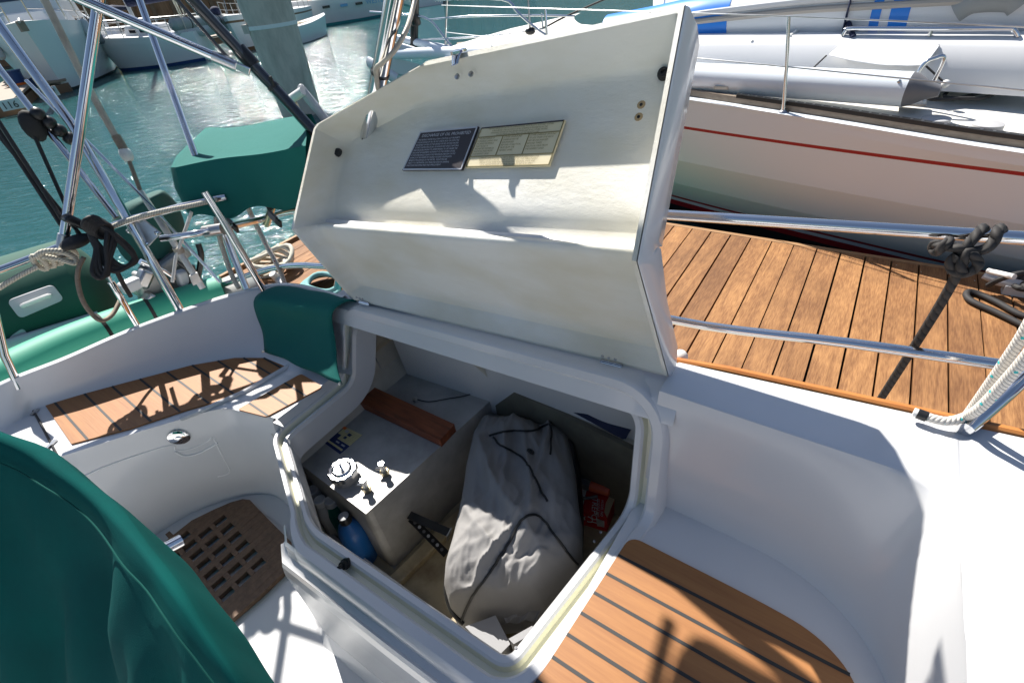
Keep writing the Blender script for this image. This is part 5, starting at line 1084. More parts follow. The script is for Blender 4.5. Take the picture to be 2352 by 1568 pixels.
# ---- concrete piling with a hoop
t = thing('concrete_piling', (-12.6, 8.2, SEA), 'tall mottled concrete piling standing in the water with a steel hoop', 'piling')
c_ = PZ(694, 262, SEA); dep = lambda p: p.x*CX.z+p.y*CY.z+p.z*CZ.z; r_p = 43*dep(c_)/F
tl_ = ray(542, 0); tr_ = ray(672, 0); mid_ = (ray(606, 0)).normalized(); nrm_ = V((0, 0, 1)).cross(mid_).normalized()
up_ = None; dist = c_.length
Tp = mid_*(dist*.985/ (mid_.dot(c_.normalized()))) if False else mid_*((c_.x**2+c_.y**2)**.5/((mid_.x**2+mid_.y**2)**.5))
axp = (Tp-c_).normalized(); q = MB(); q.tube([c_-axp*1.5, c_, Tp, Tp+axp*4], [r_p, r_p, 58*dep(Tp)/F, 58*dep(Tp)/F], 'conc', 28); q.build('piling_shaft', t)
hp = lerp(c_, Tp, .80); q = MB(); q.tube([hp-axp*.035, hp+axp*.035], lerp(r_p, 58*dep(Tp)/F, .8)*1.02, 'geldull', 28); q.build('hoop', t)
q = MB(); q.box(hp+V((-.2, -r_p*1.0, 0))+V((.45, 0, 0))*0, (.22, .16, .16), 'conc'); q.build('hoop_bracket', t)

# ---- tall steel post standing by the rail just behind the lid, with a cord tied to it
p0_, p1_ = PY(866, 205, 1.024), PY(907, -8, 1.016); d_ = (p1_-p0_)
tubepart([p0_-d_*4.0, p0_, p1_, p1_+d_*1.2], .0235, 'steel', 'arch_leg')
q = MB(); a = lerp(p0_, p1_, .20); q.tube([a-d_.normalized()*.003, a+d_.normalized()*.003], .0255, 'blk', 18); q.build('cable_tie', yacht)
rope('tied_cord', [PY(868, 205, .995), PY(864, 160, .99), PY(878, 145, .985), PY(905, 118, 1.0), PY(932, 72, 1.05), PY(947, 26, 1.15), PY(956, -12, 1.2)], .0062, 'ropec2', 'thin pale cord tied to the tall steel post behind the lid', 'cord')
# ------------------------------------------------------------------ neighbouring yacht across the pier
ny = thing('moored_yacht', (-1, 5, SEA), 'white yacht with a red stripe moored on the far side of the brown pier', 'sailboat')
sh_ = [V((-5.5, 6.15, -.93)), V((-5.25, 5.75, -.94)), V((-4.3, 5.2, -.96)), V((-3.0, 4.72, -.985)), V((-2.2, 4.45, -1.005)), V((-1.35, 4.175, -1.025)), V((-.35, 3.915, -1.068)), PZ(2352, 352, -1.13), V((1.6, 3.56, -1.155)), V((3.2, 3.50, -1.17))]
sh_ = smooth(sh_, 5); NS = len(sh_)
def wl(p):   # offset of the hull at the waterline
    t = max(0, min(1, (p.x+5.5)/6.0)); return lerp(.55, .80, min(1, t*1.6)) if p.x < .0 else lerp(.80, .72, min(1, p.x/2))
HS = [(0, None, 'nhull'), (.03, -.03, 'nhull'), (.05, -.07, 'nhull'), (.10, -1.240, 'nhull'), (.105, -1.262, 'nred'), (.22, -1.55, 'nhull'), (.42, -1.82, 'nhull'), (.62, -2.02, 'nhull'), (.64, -2.045, 'nred'), (.67, -2.085, 'nhull'), (.71, -2.15, 'nred'), (.85, -2.4, 'nblk'), (1.0, -2.7, 'nblk')]
rows = []
for o, z_, k_ in HS:
    rr_ = []
    for p in sh_:
        zz = p.z if z_ is None else (p.z+z_ if z_ > -.5 else z_)
        rr_.append(V((p.x+.9*max(0, -4.6-p.x)*o, p.y+wl(p)*o**1.25, zz)))
    rows.append(rr_)
q = MB()
for i in range(len(rows)-1): q.grid(rows[i:i+2], HS[i+1][2])
q.build('hull', ny, sharp=30)
def inb(p, d, z): return V((p.x+.25*d*max(0, -4-p.x), p.y+d, p.z+z))
q = MB(); q.grid([[inb(p, 0, 0) for p in sh_], [inb(p, .035, .006) for p in sh_], [inb(p, .07, .004) for p in sh_]], 'nhull'); q.build('gunwale', ny, sharp=30)
q = MB(); q.grid([[inb(p, .066, .0) for p in sh_], [inb(p, .068, .05) for p in sh_], [inb(p, .10, .052) for p in sh_], [inb(p, .104, .01) for p in sh_]], 'nteak'); q.build('bulwark', ny, sharp=30)
s2 = [p for p in sh_ if p.x > -1.0]
q = MB(); q.grid([[inb(p, .064, .042) for p in s2], [inb(p, .064, .066) for p in s2], [inb(p, .106, .066) for p in s2], [inb(p, .106, .042) for p in s2]], 'blk')
for i in range(60): p = lerp(s2[0], s2[-1], i/59); k2 = min(range(len(s2)), key=lambda j: abs(s2[j].x-p.x)); pp_ = lerp(s2[max(0, k2-1)], s2[min(len(s2)-1, k2+1)], .5)
q.build('genoa_track', ny, sharp=30)
q = MB()
for i in range(70):
    x_ = s2[0].x+.03+i*.055
    if x_ > s2[-1].x: break
    j = next(k2 for k2 in range(len(s2)-1) if s2[k2+1].x >= x_); t_ = (x_-s2[j].x)/(s2[j+1].x-s2[j].x); p = lerp(s2[j], s2[j+1], t_)
    q.lathe([(.008, 0), (.008, .0015)], inb(p, .085, .0665), 'steel2', 6)
tag(q.build('track_holes', ny), kind='stuff')
q = MB(); q.grid([[inb(p, .10, .010) for p in sh_], [inb(p, .45, .035) for p in sh_], [inb(p, 1.1, .07) for p in sh_], [inb(p, 2.4, .08) for p in sh_]], 'ndeck'); deckb = q.bvh(); q.build('side_deck', ny, sharp=60)
# coachroof
def PD(u, v, ref): d = ray(u, v); return d*((ref.x**2+ref.y**2)**.5/((d.x**2+d.y**2)**.5))
def PS(u, v, bv, off=0): return hit(bv, u, v, off)[0]
cb = [PZ(*p) for p in [(1500, 176, -.97), (1590, 180, -.97), (1800, 188, -.975), (2100, 206, -.99), (2352, 222, -1.0), (2600, 236, -1.01)]]
us = (1500, 1590, 1800, 2100, 2352, 2600)
cr = [cb]+[[PY(u, v, p.y+dy) for u, v, p in zip(us, vs, cb)] for dy, vs in [(.02, (150, 150, 152, 160, 170, 178)), (.07, (112, 108, 106, 106, 112, 116)), (.16, (88, 84, 82, 80, 82, 84)), (1.0, (40, 38, 37, 36, 36, 36)), (2.2, (-10, -12, -12, -12, -12, -12))]]
q = MB(); q.grid([smooth(r, 4) for r in cr], 'nhull2'); roofb = q.bvh(); q.build('coachroof', ny, sharp=80)
# stanchions and lifelines
def shat(u, v, z=-1.03): return PZ(u, v, z)
def sheer_at(x_): 
    for a, b in zip(sh_, sh_[1:]):
        if a.x <= x_ <= b.x: return lerp(a, b, (x_-a.x)/(b.x-a.x))
    return sh_[-1]
sb = inb(sheer_at(PZ(1793, 265, -1.05).x), .04, 0); st_ = PY(1812, 38, sb.y-.01)
tubepart([sb, lerp(sb, st_, .5)+V((.004, 0, 0)), st_], [.013, .012, .010], 'steel', 'stanchion', ny)
q = MB(); q.lathe([(.035, 0), (.03, .012), (.016, .02)], sb, 'steel2', 14); q.build('stanchion_base', ny)
H = (st_-sb).length
bases = [sheer_at(x_) for x_ in (-4.9, -2.9)]
tops = [inb(p, .02, 0)+V((0, 0, H)) for p in bases]
for p, t_ in list(zip(bases, tops))[1:]: tubepart([inb(p, .03, 0), t_], .012, 'steel', 'stanchion', ny)
for lab_, hh, vv in (('lifeline', 1.0, (40, 62)), ('lifeline', .5, (176, 208))):
    r_end = PY(2352, vv[1], 3.74); mid_p = lerp(sb, st_, hh)
    pts = [lerp(inb(bases[0], .03, 0), tops[0], hh), lerp(inb(bases[1], .03, 0), tops[1], hh), mid_p, r_end, r_end+(r_end-mid_p)]
    tubepart(pts, .0045, 'steel2', lab_, ny, 6)
# white furled tube lying on the side deck
t = thing('deck_tube', tuple(PZ(1850, 195, -.95)), 'long white tube with a black end cap lying on the neighbouring deck', 'tube')
a, b = PZ(1440, 168, -.90), PZ(2086, 206, -.92); q = MB(); q.tube([a, b], .098, 'nhull', 28); q.build('tube_body', t, sharp=30)
q = MB(); d = (b-a).normalized(); q.tube([b, b+d*.03, b+d*.10, b+d*.16], [.098, .09, .05, .03], 'grey', 20); q.build('end_cap', t)
q = MB(); q.lathe([(.012, 0), (.006, .006)], b-d*.06+V((0, -.08, .06)), 'steel2', 8, V((0, -.8, .6))); q.build('end_bolt', t)
q = MB(); q.box(lerp(a, b, .43)+V((0, -.10, -.04)), (.10, .012, .02), 'steel2'); q.build('tube_fitting', t)
t = thing('bow_chock', tuple(PZ(2112, 235, -1.02)), 'stainless frame standing on the neighbouring deck at the end of the white tube', 'deck fitting')
q = MB(); c_ = PZ(2092, 236, -1.02); q.box(c_, (.16, .12, .012), 'steel2'); q.build('chock_base', t)
q = MB(); q.tube(smooth([c_+V((-.04, -.02, 0)), c_+V((-.01, .0, .20)), c_+V((.04, .02, .245)), c_+V((.09, .04, .23)), c_+V((.06, .04, 0))], 6), .012, 'steel', 10); q.build('chock_frame', t)
# white cloth awning over a hatch
t = thing('white_awning', tuple(PZ(2030, 150, -.8)), 'small white cloth awning tied down over the neighbouring side deck', 'awning')
q = MB(); r0 = [PS(lerp(1936, 2166, s), lerp(94, 103, s), roofb, .01) for s in [i/10 for i in range(11)]]; r1 = [PS(lerp(1922, 2150, s), lerp(114, 122, s), roofb, .03) for s in [i/10 for i in range(11)]]; r2 = [PS(lerp(1905, 2130, s), lerp(133, 157, s)+10*math.sin(s*math.pi), roofb, .09) for s in [i/10 for i in range(11)]]
q.grid([r0, r1, [lerp(a, b, .55)+V((0, .01*math.sin(i*1.7), .008*math.sin(i*2.1))) for i, (a, b) in enumerate(zip(r1, r2))], r2], 'wcloth'); q.build('awning_cloth', t, solid=.004, sub=1)
for a, b in ((r2[0], PZ(1843, 180, -.92)), (r2[-1], PZ(2172, 193, -.93))):
    q = MB(); q.tube([a, b], .006, 'ropebb', 6); q.build('tie_cord', t); q = MB(); q.ball(b, .024, 'white', 10, 8); q.build('toggle_ball', t)
q = MB(); hp_ = [PS(1936, 82, roofb), PY(1944, 70, PS(1936, 82, roofb).y), PY(1960, 66, PS(1950, 82, roofb).y), PY(2140, 67, PS(2140, 83, roofb).y), PY(2310, 66, PS(2310, 83, roofb).y), PY(2330, 70, PS(2338, 84, roofb).y), PS(2338, 84, roofb)]; q.tube(smooth(hp_, 4), .014, 'steel', 10); q.build('grab_rail', ny)
for u in (2140,): q = MB(); q.tube([PY(u, 67, PS(u, 83, roofb).y), PS(u-5, 83, roofb)], .012, 'steel2', 8); q.build('grab_rail_leg', ny)
# deck hardware
for u, v, r in [(2186, 192, .055), (2282, 190, .065)]:
    p = PZ(u, v+8, -.985); q = MB(); q.lathe([(r*1.1, -.02), (r, .02), (r*.75, .05), (r*.95, .085), (r*.9, .10), (r*.3, .102)], p, 'blk', 18); q.build('turning_block', ny, sharp=30)
q = MB(); p = PZ(2338, 180, -.96); q.lathe([(.09, -.03), (.085, .02), (.06, .06), (.08, .12), (.075, .14), (.02, .145)], p, 'steel2', 20); q.build('winch', ny, sharp=30)
q = MB(); q.box(PZ(2250, 206, -1.0), (.85, .05, .02), 'blk', Matrix.Rotation(-.13, 3, 'Z')); q.build('block_track', ny)
t = thing('black_sheet', tuple(PZ(2170, 215, -1.03)), 'black rope looped between the blocks on the neighbouring deck', 'rope')
for L_ in ([(2182, 200), (2140, 210), (2128, 224), (2150, 229), (2200, 226), (2250, 214), (2290, 205)], [(2180, 208), (2170, 222), (2210, 226), (2262, 224), (2300, 208)], [(2200, 188), (2240, 198), (2300, 204), (2380, 208)]):
    q = MB(); q.tube(smooth([PZ(u, v, -1.02) for u, v in L_], 5), .011, 'ropebb', 8); q.build('rope_loop', t)
for u, v in [(2149, 278), (2268, 291)]: q = MB(); p = PZ(u, v-2, -1.07); q.lathe([(.075, -.03), (.075, .012), (.06, .016), (.01, .018)], p, 'geldull2', 20); q.build('deck_filler', ny)
for u, v in [(2232, 354), (2247, 355)]: q = MB(); q.ball(PY(u, v, sheer_at(.35).y+.03), .018, 'steel2', 10, 8, (1, .6, 1)); q.build('hull_bolt', ny)
q = MB(); q.tube(smooth([PZ(1738, 178, -.96), PZ(1728, 196, -1.0), PZ(1716, 210, -1.02), PZ(1704, 222, -1.02)], 4), .007, 'nteak', 6); tag(q.build('thin_cord'), 'short brown cord hanging from the white tube on the neighbouring deck', 'cord')
# ---- blue and white inflatable on the coachroof
t = thing('white_inflatable', tuple(PZ(1900, 40, -.55)), 'white and blue inflatable boat lashed on the neighbouring coachroof', 'dinghy')
yb = lambda u: PS(min(2590, max(1505, u)), 84, roofb).y+.30
ax_ = [PY(u, v, yb(u)) for u, v in [(1400, 88), (1500, 72), (1592, 56), (1690, 44), (1850, 28), (2020, 18), (2200, 8), (2420, 0), (2600, -6)]]
S_ = smooth(ax_, 8); RI = 52*(S_[20].x*CX.z+S_[20].y*CY.z+S_[20].z*CZ.z)/F
def pu(p): return 1176+F*(p.x*CX.x+p.y*CY.x+p.z*CZ.x)/(p.x*CX.z+p.y*CY.z+p.z*CZ.z)
def seg_tube(lo, hi, k_, r, name):
    pts = [p for p in S_ if lo-12 <= pu(p) <= hi+12]
    if len(pts) > 1: q = MB(); q.tube(pts, r, k_, 28); return q.build(name, t, sharp=30)
seg_tube(1300, 2500, 'hyp', RI, 'inflatable_tube')
seg_tube(1400, 1686, 'hypb', RI+.004, 'blue_panel'); seg_tube(2012, 2050, 'hypb', RI+.004, 'blue_panel'); seg_tube(2060, 2106, 'hypb', RI+.004, 'blue_panel')
q = MB(); q.tube([p+V((0, -RI*.985, RI*.17)) for p in S_], .022, 'nteak2', 8); q.tube([p+V((0, -RI*.95, RI*.45)) for p in S_], .022, 'lgrey', 8); q.build('rubbing_strake', t)
q = MB(); q.tube(smooth([PY(u, v, yb(u)-RI*.98) for u, v in [(2195, 30), (2240, 6), (2320, 2), (2342, 16)]], 5), .06, 'hypg', 12, flat=.5); q.build('handle_patch', t)
q = MB(); a = S_[min(range(len(S_)), key=lambda i: abs(pu(S_[i])-1962))]; q.tube([a+V((0, -(RI+.012)*math.cos(x), (RI+.012)*math.sin(x))) for x in [i*.25-1.2 for i in range(11)]], .022, 'navy', 8, flat=.3); q.build('lashing_strap', t)
q = MB(); q.tube(smooth([a+V((.02, -RI*.96, -.06)), PS(1960, 86, roofb)], 1), .018, 'navy', 8); q.build('strap_tail', t)
for u0, v0, u1, v1 in [(1692, 82, 1728, 96), (1830, 70, 1814, 84)]:
    q = MB(); q.tube([PY(u0, v0, yb(u0)-RI*.9), PS(u1, v1, roofb)], .012, 'white', 8); q.build('lashing_cord', t)
# ---- its pulpit, anchor and bow gear
bowp = V((-5.35, 5.95, -.93))
def nt_(pts, r=.016, k='steel', name='pulpit_tube', sm=5): return tubepart(pts, r, k, name, ny, 10, sm)
nt_([PY(1052, 128, 5.9), PY(1016, 80, 5.9), PY(985, 46, 5.9), PY(940, 35, 5.9), PY(850, 28, 5.9)], sm=4)
nt_([PY(985, 46, 5.9), PY(1080, 38, 5.9), PY(1230, 36, 5.9), PY(1320, 38, 5.9)], .012, 'steel')
nt_([PY(1330, 128, 5.9), PY(1240, 72, 5.9), PY(1190, 30, 5.9), PY(1150, -2, 5.9), PY(1000, 0, 5.9)], sm=4)
nt_([PY(880, 92, 5.9), PY(960, 92, 5.9), PY(1110, 84, 5.9), PY(1250, 66, 5.9)], .011, sm=4)
nt_([PY(925, 60, 5.9), PY(965, 100, 5.9), PY(1000, 140, 5.9)], .010, sm=0)
nt_([PY(885, 82, 5.9), PY(960, 98, 5.9), PY(1050, 118, 5.9)], .05, 'nhull', 'bowsprit_arm', sm=0)
nt_([PY(954, -12, 5.9), PY(952, 60, 5.9), PY(950, 122, 5.9)], .055, 'blk', 'furling_drum_tube', sm=0)
q = MB(); a = PY(953, 42, 5.9); q.tube([a+V((0, 0, .09)), a+V((0, 0, .07)), a-V((0, 0, .07)), a-V((0, 0, .09))], [.055, .07, .07, .055], 'blk', 14); q.build('drum_collar', ny)
for u0, v0, u1, v1 in [(1213, -5, 1218, 76), (1027, -6, 1022, 118)]:
    nt_([PY(u0, v0, 5.9), PY(u1, v1, 5.9)], .012, 'steel2', 'forestay_fitting', 0)
nt_([PY(1400, -6, 5.9), PY(1300, 38, 5.9), PY(1245, 66, 5.9), PY(1218, 68, 5.9)], .010, 'ropebb', 'black_guy_line', 3)
q = MB(); q.ball(PY(1218, 72, 5.9), .06, 'blk', 10, 8, (1.2, .8, .7)); q.build('guy_block', ny)
nt_([PY(1244, 30, 5.9), PY(1247, 68, 5.9)], .011, 'steel', 'pulpit_tube', 0); nt_([PY(1530, -8, 5.9), PY(1522, 30, 5.9)], .011, 'steel', 'pulpit_tube', 0)
an = thing('bow_anchor', tuple(PY(880, 150, 5.7)), 'pale anchor stowed on the bow roller of the neighbouring yacht', 'anchor')
q = MB(); q.tube([PY(905, 125, 5.7), PY(990, 122, 5.7), PY(1070, 122, 5.7), PY(1130, 118, 5.7)], [.065, .075, .07, .065], 'nhull', 16); q.build('shank', an)
q = MB(); a, b = PY(846, 142, 5.7), PY(915, 184, 5.7); q.tube([lerp(a, b, -.05), a, lerp(a, b, .4), b], [.03, .075, .085, .08], 'galv', 16, flat=.5); q.build('fluke', an)
q = MB(); a, b = PY(880, 100, 5.7), PY(970, 122, 5.7); q.tube([a, lerp(a, b, .5), b], [.03, .06, .04], 'galv', 14, flat=.4); q.build('fluke', an)
q = MB(); q.prism([PY(890, 128, 5.7), PY(962, 148, 5.7), PY(930, 172, 5.7), PY(880, 165, 5.7)], (0, .03, -.03), 'galv'); q.build('roller_cheek', an)
# ------------------------------------------------------------------ timber float beyond the bow
t = thing('timber_float', tuple(PZ(1150, 112, SEA+.3)), 'weathered brown timber float lying beyond the bow of the neighbouring yacht', 'float')
q = MB(); q.prism([PZ(1050, 98, SEA+.4), PZ(1215, 82, SEA+.4), PZ(1330, 84, SEA+.4), PZ(1250, 128, SEA+.4), PZ(1040, 130, SEA+.4)], (0, 0, -.35), 'nteak', 'bbrown'); q.build('float_deck', t, smooth=False)
q = MB()
for i in range(7): a, b = lerp(PZ(1090, 104, SEA+.405), PZ(1300, 92, SEA+.405), i/6), lerp(PZ(1080, 122, SEA+.405), PZ(1250, 118, SEA+.405), i/6); q.prism([a, a+V((.04, .02, 0)), b+V((.04, .02, 0)), b], (0, 0, -.01), 'bbrown')
q.build('deck_gaps', t, smooth=False)
# ------------------------------------------------------------------ boats across the fairway
def hullmesh(q, bow, stern, beam, free, k='bwhite', boot='bblue', sheer=.25, trans=.75, flare=.2, boothi=.10, stripe=None):
    """bow, stern: points on the water; returns a frame function (along 0 bow..1 stern, across -1..1, up)"""
    d = (stern-bow); Ln = d.length; d.normalize(); s = V((-d.y, d.x, 0))
    def w(t): return beam/2*(min(1, (t/.55))**.55*(1-(1-trans)*max(0, (t-.6)/.4)**1.5) if t > 0 else 0)
    def top(t): return free*(1+sheer*(1-t)**2)
    N_ = 22; lv = [(-.25, .55, boot), (0.0, .84, boot), (boothi, .87, boot), (boothi+.001, .87, k), (.45, .93, k), (.80, .985, k), (.801, .985, stripe or k), (.86, .99, stripe or k), (.861, .99, k), (1.0, 1.0, k)]
    for sd in (-1, 1):
        rows = []
        for h, f_, kk in lv:
            rows.append([bow+d*(Ln*t-(free*.35*max(0, h))*(1-t)**3+(.12*Ln*(1-f_)*(1-t)))+s*sd*w(t)*(f_+flare*(h-1)*.5*(1-t))+V((0, 0, top(t)*h)) for t in [i/N_ for i in range(N_+1)]])
        for i in range(len(rows)-1): q.grid(rows[i:i+2], lv[i+1][2])
        if sd == -1: L_, LB = rows[-1], [r[-1] for r in rows]
        else: R_, RB = rows[-1], [r[-1] for r in rows]
    q.grid([LB, RB], k)
    q.grid([L_, [lerp(a, b, .5)+V((0, 0, .06)) for a, b in zip(L_, R_)], R_], k)
    return lambda t, x, z: bow+d*(Ln*t-(free*.35)*(1-t)**3)+s*x*w(t)+V((0, 0, top(t)+z))
def blockon(fr, t0, t1, x0, z, k, q, taper=.8, x1=None, zz=0):
    x1 = x1 or x0; a = [fr(t0, -x0, zz), fr(t0, x0, zz), fr(t1, x1, zz), fr(t1, -x1, zz)]; c_ = sum(a, V())/4
    b = [c_+(p-c_)*taper+V((0, 0, z)) for p in a]; q.add(a+b, [(4, 5, 6, 7), (0, 1, 5, 4), (1, 2, 6, 5), (2, 3, 7, 6), (3, 0, 4, 7)], k)
    return b
def wires(fr, tset, x, h, par, k='steel2', r=.018):
    for sd in (-1, 1):
        tops = []
        for t_ in tset:
            a = fr(t_, x*sd, 0); tops.append(a+V((0, 0, h))); q = MB(); q.tube([a, tops[-1]], r, k, 6); q.build('stanchion', par)
        q = MB(); q.tube(tops, r*.8, k, 6); q.tube([p-V((0, 0, h*.5)) for p in tops], r*.6, k, 6); q.build('rail', par)
def sailboat(label, bow, stern, beam, free, mast=13, boot='bblue', k='bwhite', cover='navy', stripe=None, wire=True, group=None):
    t = thing('sailboat', tuple(lerp(bow, stern, .5)), label, 'sailboat', group)
    q = MB(); fr = hullmesh(q, bow, stern, beam, free, k, boot, stripe=stripe); q.build('hull', t, sharp=35)
    q = MB(); blockon(fr, .32, .68, .55, .42, 'bwhite', q, .86); q.build('cabin', t, bevel=.05)
    for sd in (-1, 1):
        q = MB(); 
        for t0 in (.38, .48, .58): a, b = fr(t0, sd*.548, .14), fr(t0+.06, sd*.545, .14); q.prism([a, b, b+V((0, 0, .16)), a+V((0, 0, .16))], (0, 0, 0.001), 'glass')
        q.build('cabin_windows', t, smooth=False)
    q = MB(); blockon(fr, .72, .93, .5, .03, 'grey', q, .95); q.build('cockpit', t)
    m0 = fr(.42, 0, .4); q = MB(); q.tube([m0, m0+V((0, 0, mast))], [.09, .07], 'lgrey', 10); q.build('mast', t)
    bd = (fr(.86, 0, 0)-fr(.42, 0, 0)); bd.z = 0; q = MB(); q.tube([m0+V((0, 0, .9)), m0+V((0, 0, .95))+bd*.5, m0+V((0, 0, .9))+bd], [.17, .20, .12], cover, 12); q.build('sail_cover', t)
    for e_ in (fr(.03, 0, .1), fr(.97, 0, .1)): q = MB(); q.tube([e_, m0+V((0, 0, mast*.97))], .014, 'steel2', 6); q.build('stay', t)
    if wire: wires(fr, [.06, .2, .35, .5, .65, .8, .95], .95, .62, t)
    return t, fr
def WP(u, v): return PZ(u, v, SEA)
# trawler, bows on
tb = thing('motor_cruiser', tuple(WP(170, 215)), 'white motor cruiser moored bows on at the far left with a covered windscreen', 'motor boat')
bow_ = WP(152, 212)+V((0, 0, 0)); away = V((-.93, .37, 0)).normalized(); stern_ = bow_+away*10.5
q = MB(); fr = hullmesh(q, bow_, stern_, 4.7, 2.05, 'bwhite', 'bteal2', .22, .95, .5, .04); q.build('hull', tb, sharp=35)
q = MB(); blockon(fr, .16, .42, .62, .42, 'bwhite', q, .9, .72, .02); q.build('foredeck_house', tb, bevel=.06)
bt4 = None; q = MB(); bt4 = blockon(fr, .36, .85, .66, 1.75, 'bwhite', q, .90, .70, .30); q.build('cabin', tb, bevel=.06)
def quadon(p0, p1, p2, p3, a0, a1, b0, b1): f_ = lambda s, t_: lerp(lerp(p0, p1, s), lerp(p3, p2, s), t_); return [f_(a0, b0), f_(a1, b0), f_(a1, b1), f_(a0, b1)]
base4 = [fr(.36, -.66, .30), fr(.36, .66, .30), fr(.85, .70, .30), fr(.85, -.70, .30)]
q = MB(); q.prism(quadon(base4[0], base4[1], bt4[1], bt4[0], .05, .95, .40, .93), -away*.02, 'navy2'); q.build('windscreen_cover', tb, smooth=False)
for (i, j) in ((1, 2), (3, 0)):
    q = MB(); nn_ = (base4[j]-base4[i]).cross(V((0, 0, 1))).normalized()*.015; q.prism(quadon(base4[i], base4[j], bt4[j], bt4[i], .04, .36, .42, .9), nn_, 'glass'); q.build('side_window', tb, smooth=False)
q = MB(); cc = sum(bt4, V())/4; rt_ = [cc+(p-cc)*1.22+V((0, 0, .02)) for p in bt4]; rt_ = [p-away*(.35 if i < 2 else 0) for i, p in enumerate(rt_)]
q.prism(fillet([p+V((0, 0, .28)) for p in rt_], [.6]*4, 6), (0, 0, -.26), 'bwhite'); q.build('cabin_roof', tb, bevel=.12)
wires(fr, [.02, .10, .2, .32, .45], .93, .75, tb, 'steel', .022)
q = MB(); q.tube([fr(.0, 0, .05)-away*.0+V((0, 0, .02)), fr(0, 0, .0)-away*.5+V((0, 0, -.02))], .05, 'alu', 8); q.box(fr(0, 0, -.15)-away*.32, (.22, .22, .34), 'nteak'); q.build('anchor', tb)
for t_, x_, k_ in [(.30, 1.02, 'lgrey'), (.36, 1.05, 'grey')]:
    a = fr(t_, x_, .05); q = MB(); q.tube([a+V((0, 0, .0)), a+V((0, 0, -.12)), a+V((0, 0, -.9)), a+V((0, 0, -1.0))], [.08, .17, .17, .08], k_, 12); q.build('fender', tb)
    a = fr(t_, -x_, .05); q = MB(); q.tube([a+V((0, 0, .0)), a+V((0, 0, -.12)), a+V((0, 0, -.9)), a+V((0, 0, -1.0))], [.08, .17, .17, .08], k_, 12); q.build('fender', tb)
q = MB(); a = fr(.1, -.98, -.15); e_ = WP(100, 214)+V((0, 0, .4)); q.tube(smooth([a, lerp(a, e_, .5)+V((0, 0, -.35)), e_], 6), .03, 'blk', 8); q.build('bow_line', tb)
# aft cockpit sloop seen from its port quarter with a grey dinghy on davits
b_, s_ = WP(275, 165), WP(486, 132)
t1, fr = sailboat('white sloop with a navy boot stripe and a grey dinghy across its stern', b_, s_, 3.5, 1.25, boot='bblue', cover='navy')
q = MB(); a, b = fr(.92, -1.5, 1.05), fr(.92, 1.5, 1.05); a, b = PD(398, 58, fr(.94, -1, 0)), PD(520, 46, fr(.94, 1, 0))
gd = thing('grey_dinghy', tuple(lerp(a, b, .5)), 'grey inflatable dinghy hung across the stern of the white sloop', 'dinghy')
dd_ = (b-a); q.tube([a-dd_*.04, a, lerp(a, b, .5), b, b+dd_*.04], [.1, .26, .28, .27, .2], 'hypg', 16); q.build('inflatable_tube', gd)
q = MB(); q.tube([p+V((0, 0, -.3)) for p in (a, lerp(a, b, .5), b)], [.12, .3, .2], 'lgrey', 12); q.build('dinghy_hull', gd)
for s in (.25, .5, .8): q = MB(); q.tube([lerp(a, b, s)-dd_*.006, lerp(a, b, s)+dd_*.006], .285, 'blk', 16); q.build('dinghy_strap', gd)
q = MB(); q.ball(lerp(a, b, .85)+V((0, 0, .4)), .28, 'navy', 10, 8, (1, 1, .8)); q.build('motor_hood', gd)
for s in (.1, .3, .6): q = MB(); q.tube([fr(.9, s-.4, 0), fr(.88, s-.4, 1.9)], .03, 'steel', 6); q.build('davit_post', t1)
q = MB(); q.box(fr(.75, 0, 2.0), (1.6, 1.6, .08), 'navy', Matrix.Rotation(.6, 3, 'Z')); q.build('bimini', t1)
# pale ketch with blue lettering on its side
b_, s_ = WP(655, 75), WP(905, 30)
t2, fr = sailboat('long white ketch with pale blue lettering and a teal boot stripe', b_, s_, 4.0, 1.35, boot='bteal', cover='wcloth', stripe=None)
sd = -1 if fr(.7, -1, 0).length < fr(.7, 1, 0).length else 1
ux = (s_-b_).normalized()
a = fr(.66, sd*1.005, -.52)+V((0, 0, 0)); nrm_ = (a*-1); nrm_.z = 0; nrm_.normalize()
q = MB(); q.text('WESTERLY', a+nrm_*.05, ux if True else ux, V((0, 0, 1)), .42, 'ltblue', .02); q.build('lettering', t2, smooth=False)
for t_ in (.35, .48, .6): q = MB(); p = fr(t_, sd*1.0, -.42)+nrm_*.04; q.box(p, (.5, .06, .14), 'glass' if t_ != .48 else 'ltblue', Matrix.Rotation(math.atan2(ux.y, ux.x), 3, 'Z')); q.build('port_light', t2)
lj = thing('life_jackets', tuple(fr(.62, 0, .3)), 'orange life jackets hanging on the rail of the long white ketch', 'life jacket'); q = MB(); p = PD(717, 20, fr(.62, sd*.9, 0)); q.ball(p, .45, 'orangel', 10, 8, (.8, .5, 1.25)); q.ball(p+ux*.45+V((0, 0, -.05)), .3, 'orangel', 10, 8, (.7, .5, 1.2)); q.build('jacket_bundle', lj)
yj = thing('yellow_jacket', tuple(fr(.88, 0, .6)), 'yellow jacket hanging near the stern of the long white ketch', 'jacket'); q = MB(); p = PD(787, 3, fr(.8, sd*.8, 0)); q.ball(p, .34, 'yellow', 10, 8, (.7, .5, 1.2)); q.ball(p+ux*.7, .32, 'yellow', 10, 8, (.7, .5, 1.2)); q.build('jacket_cloth', yj)
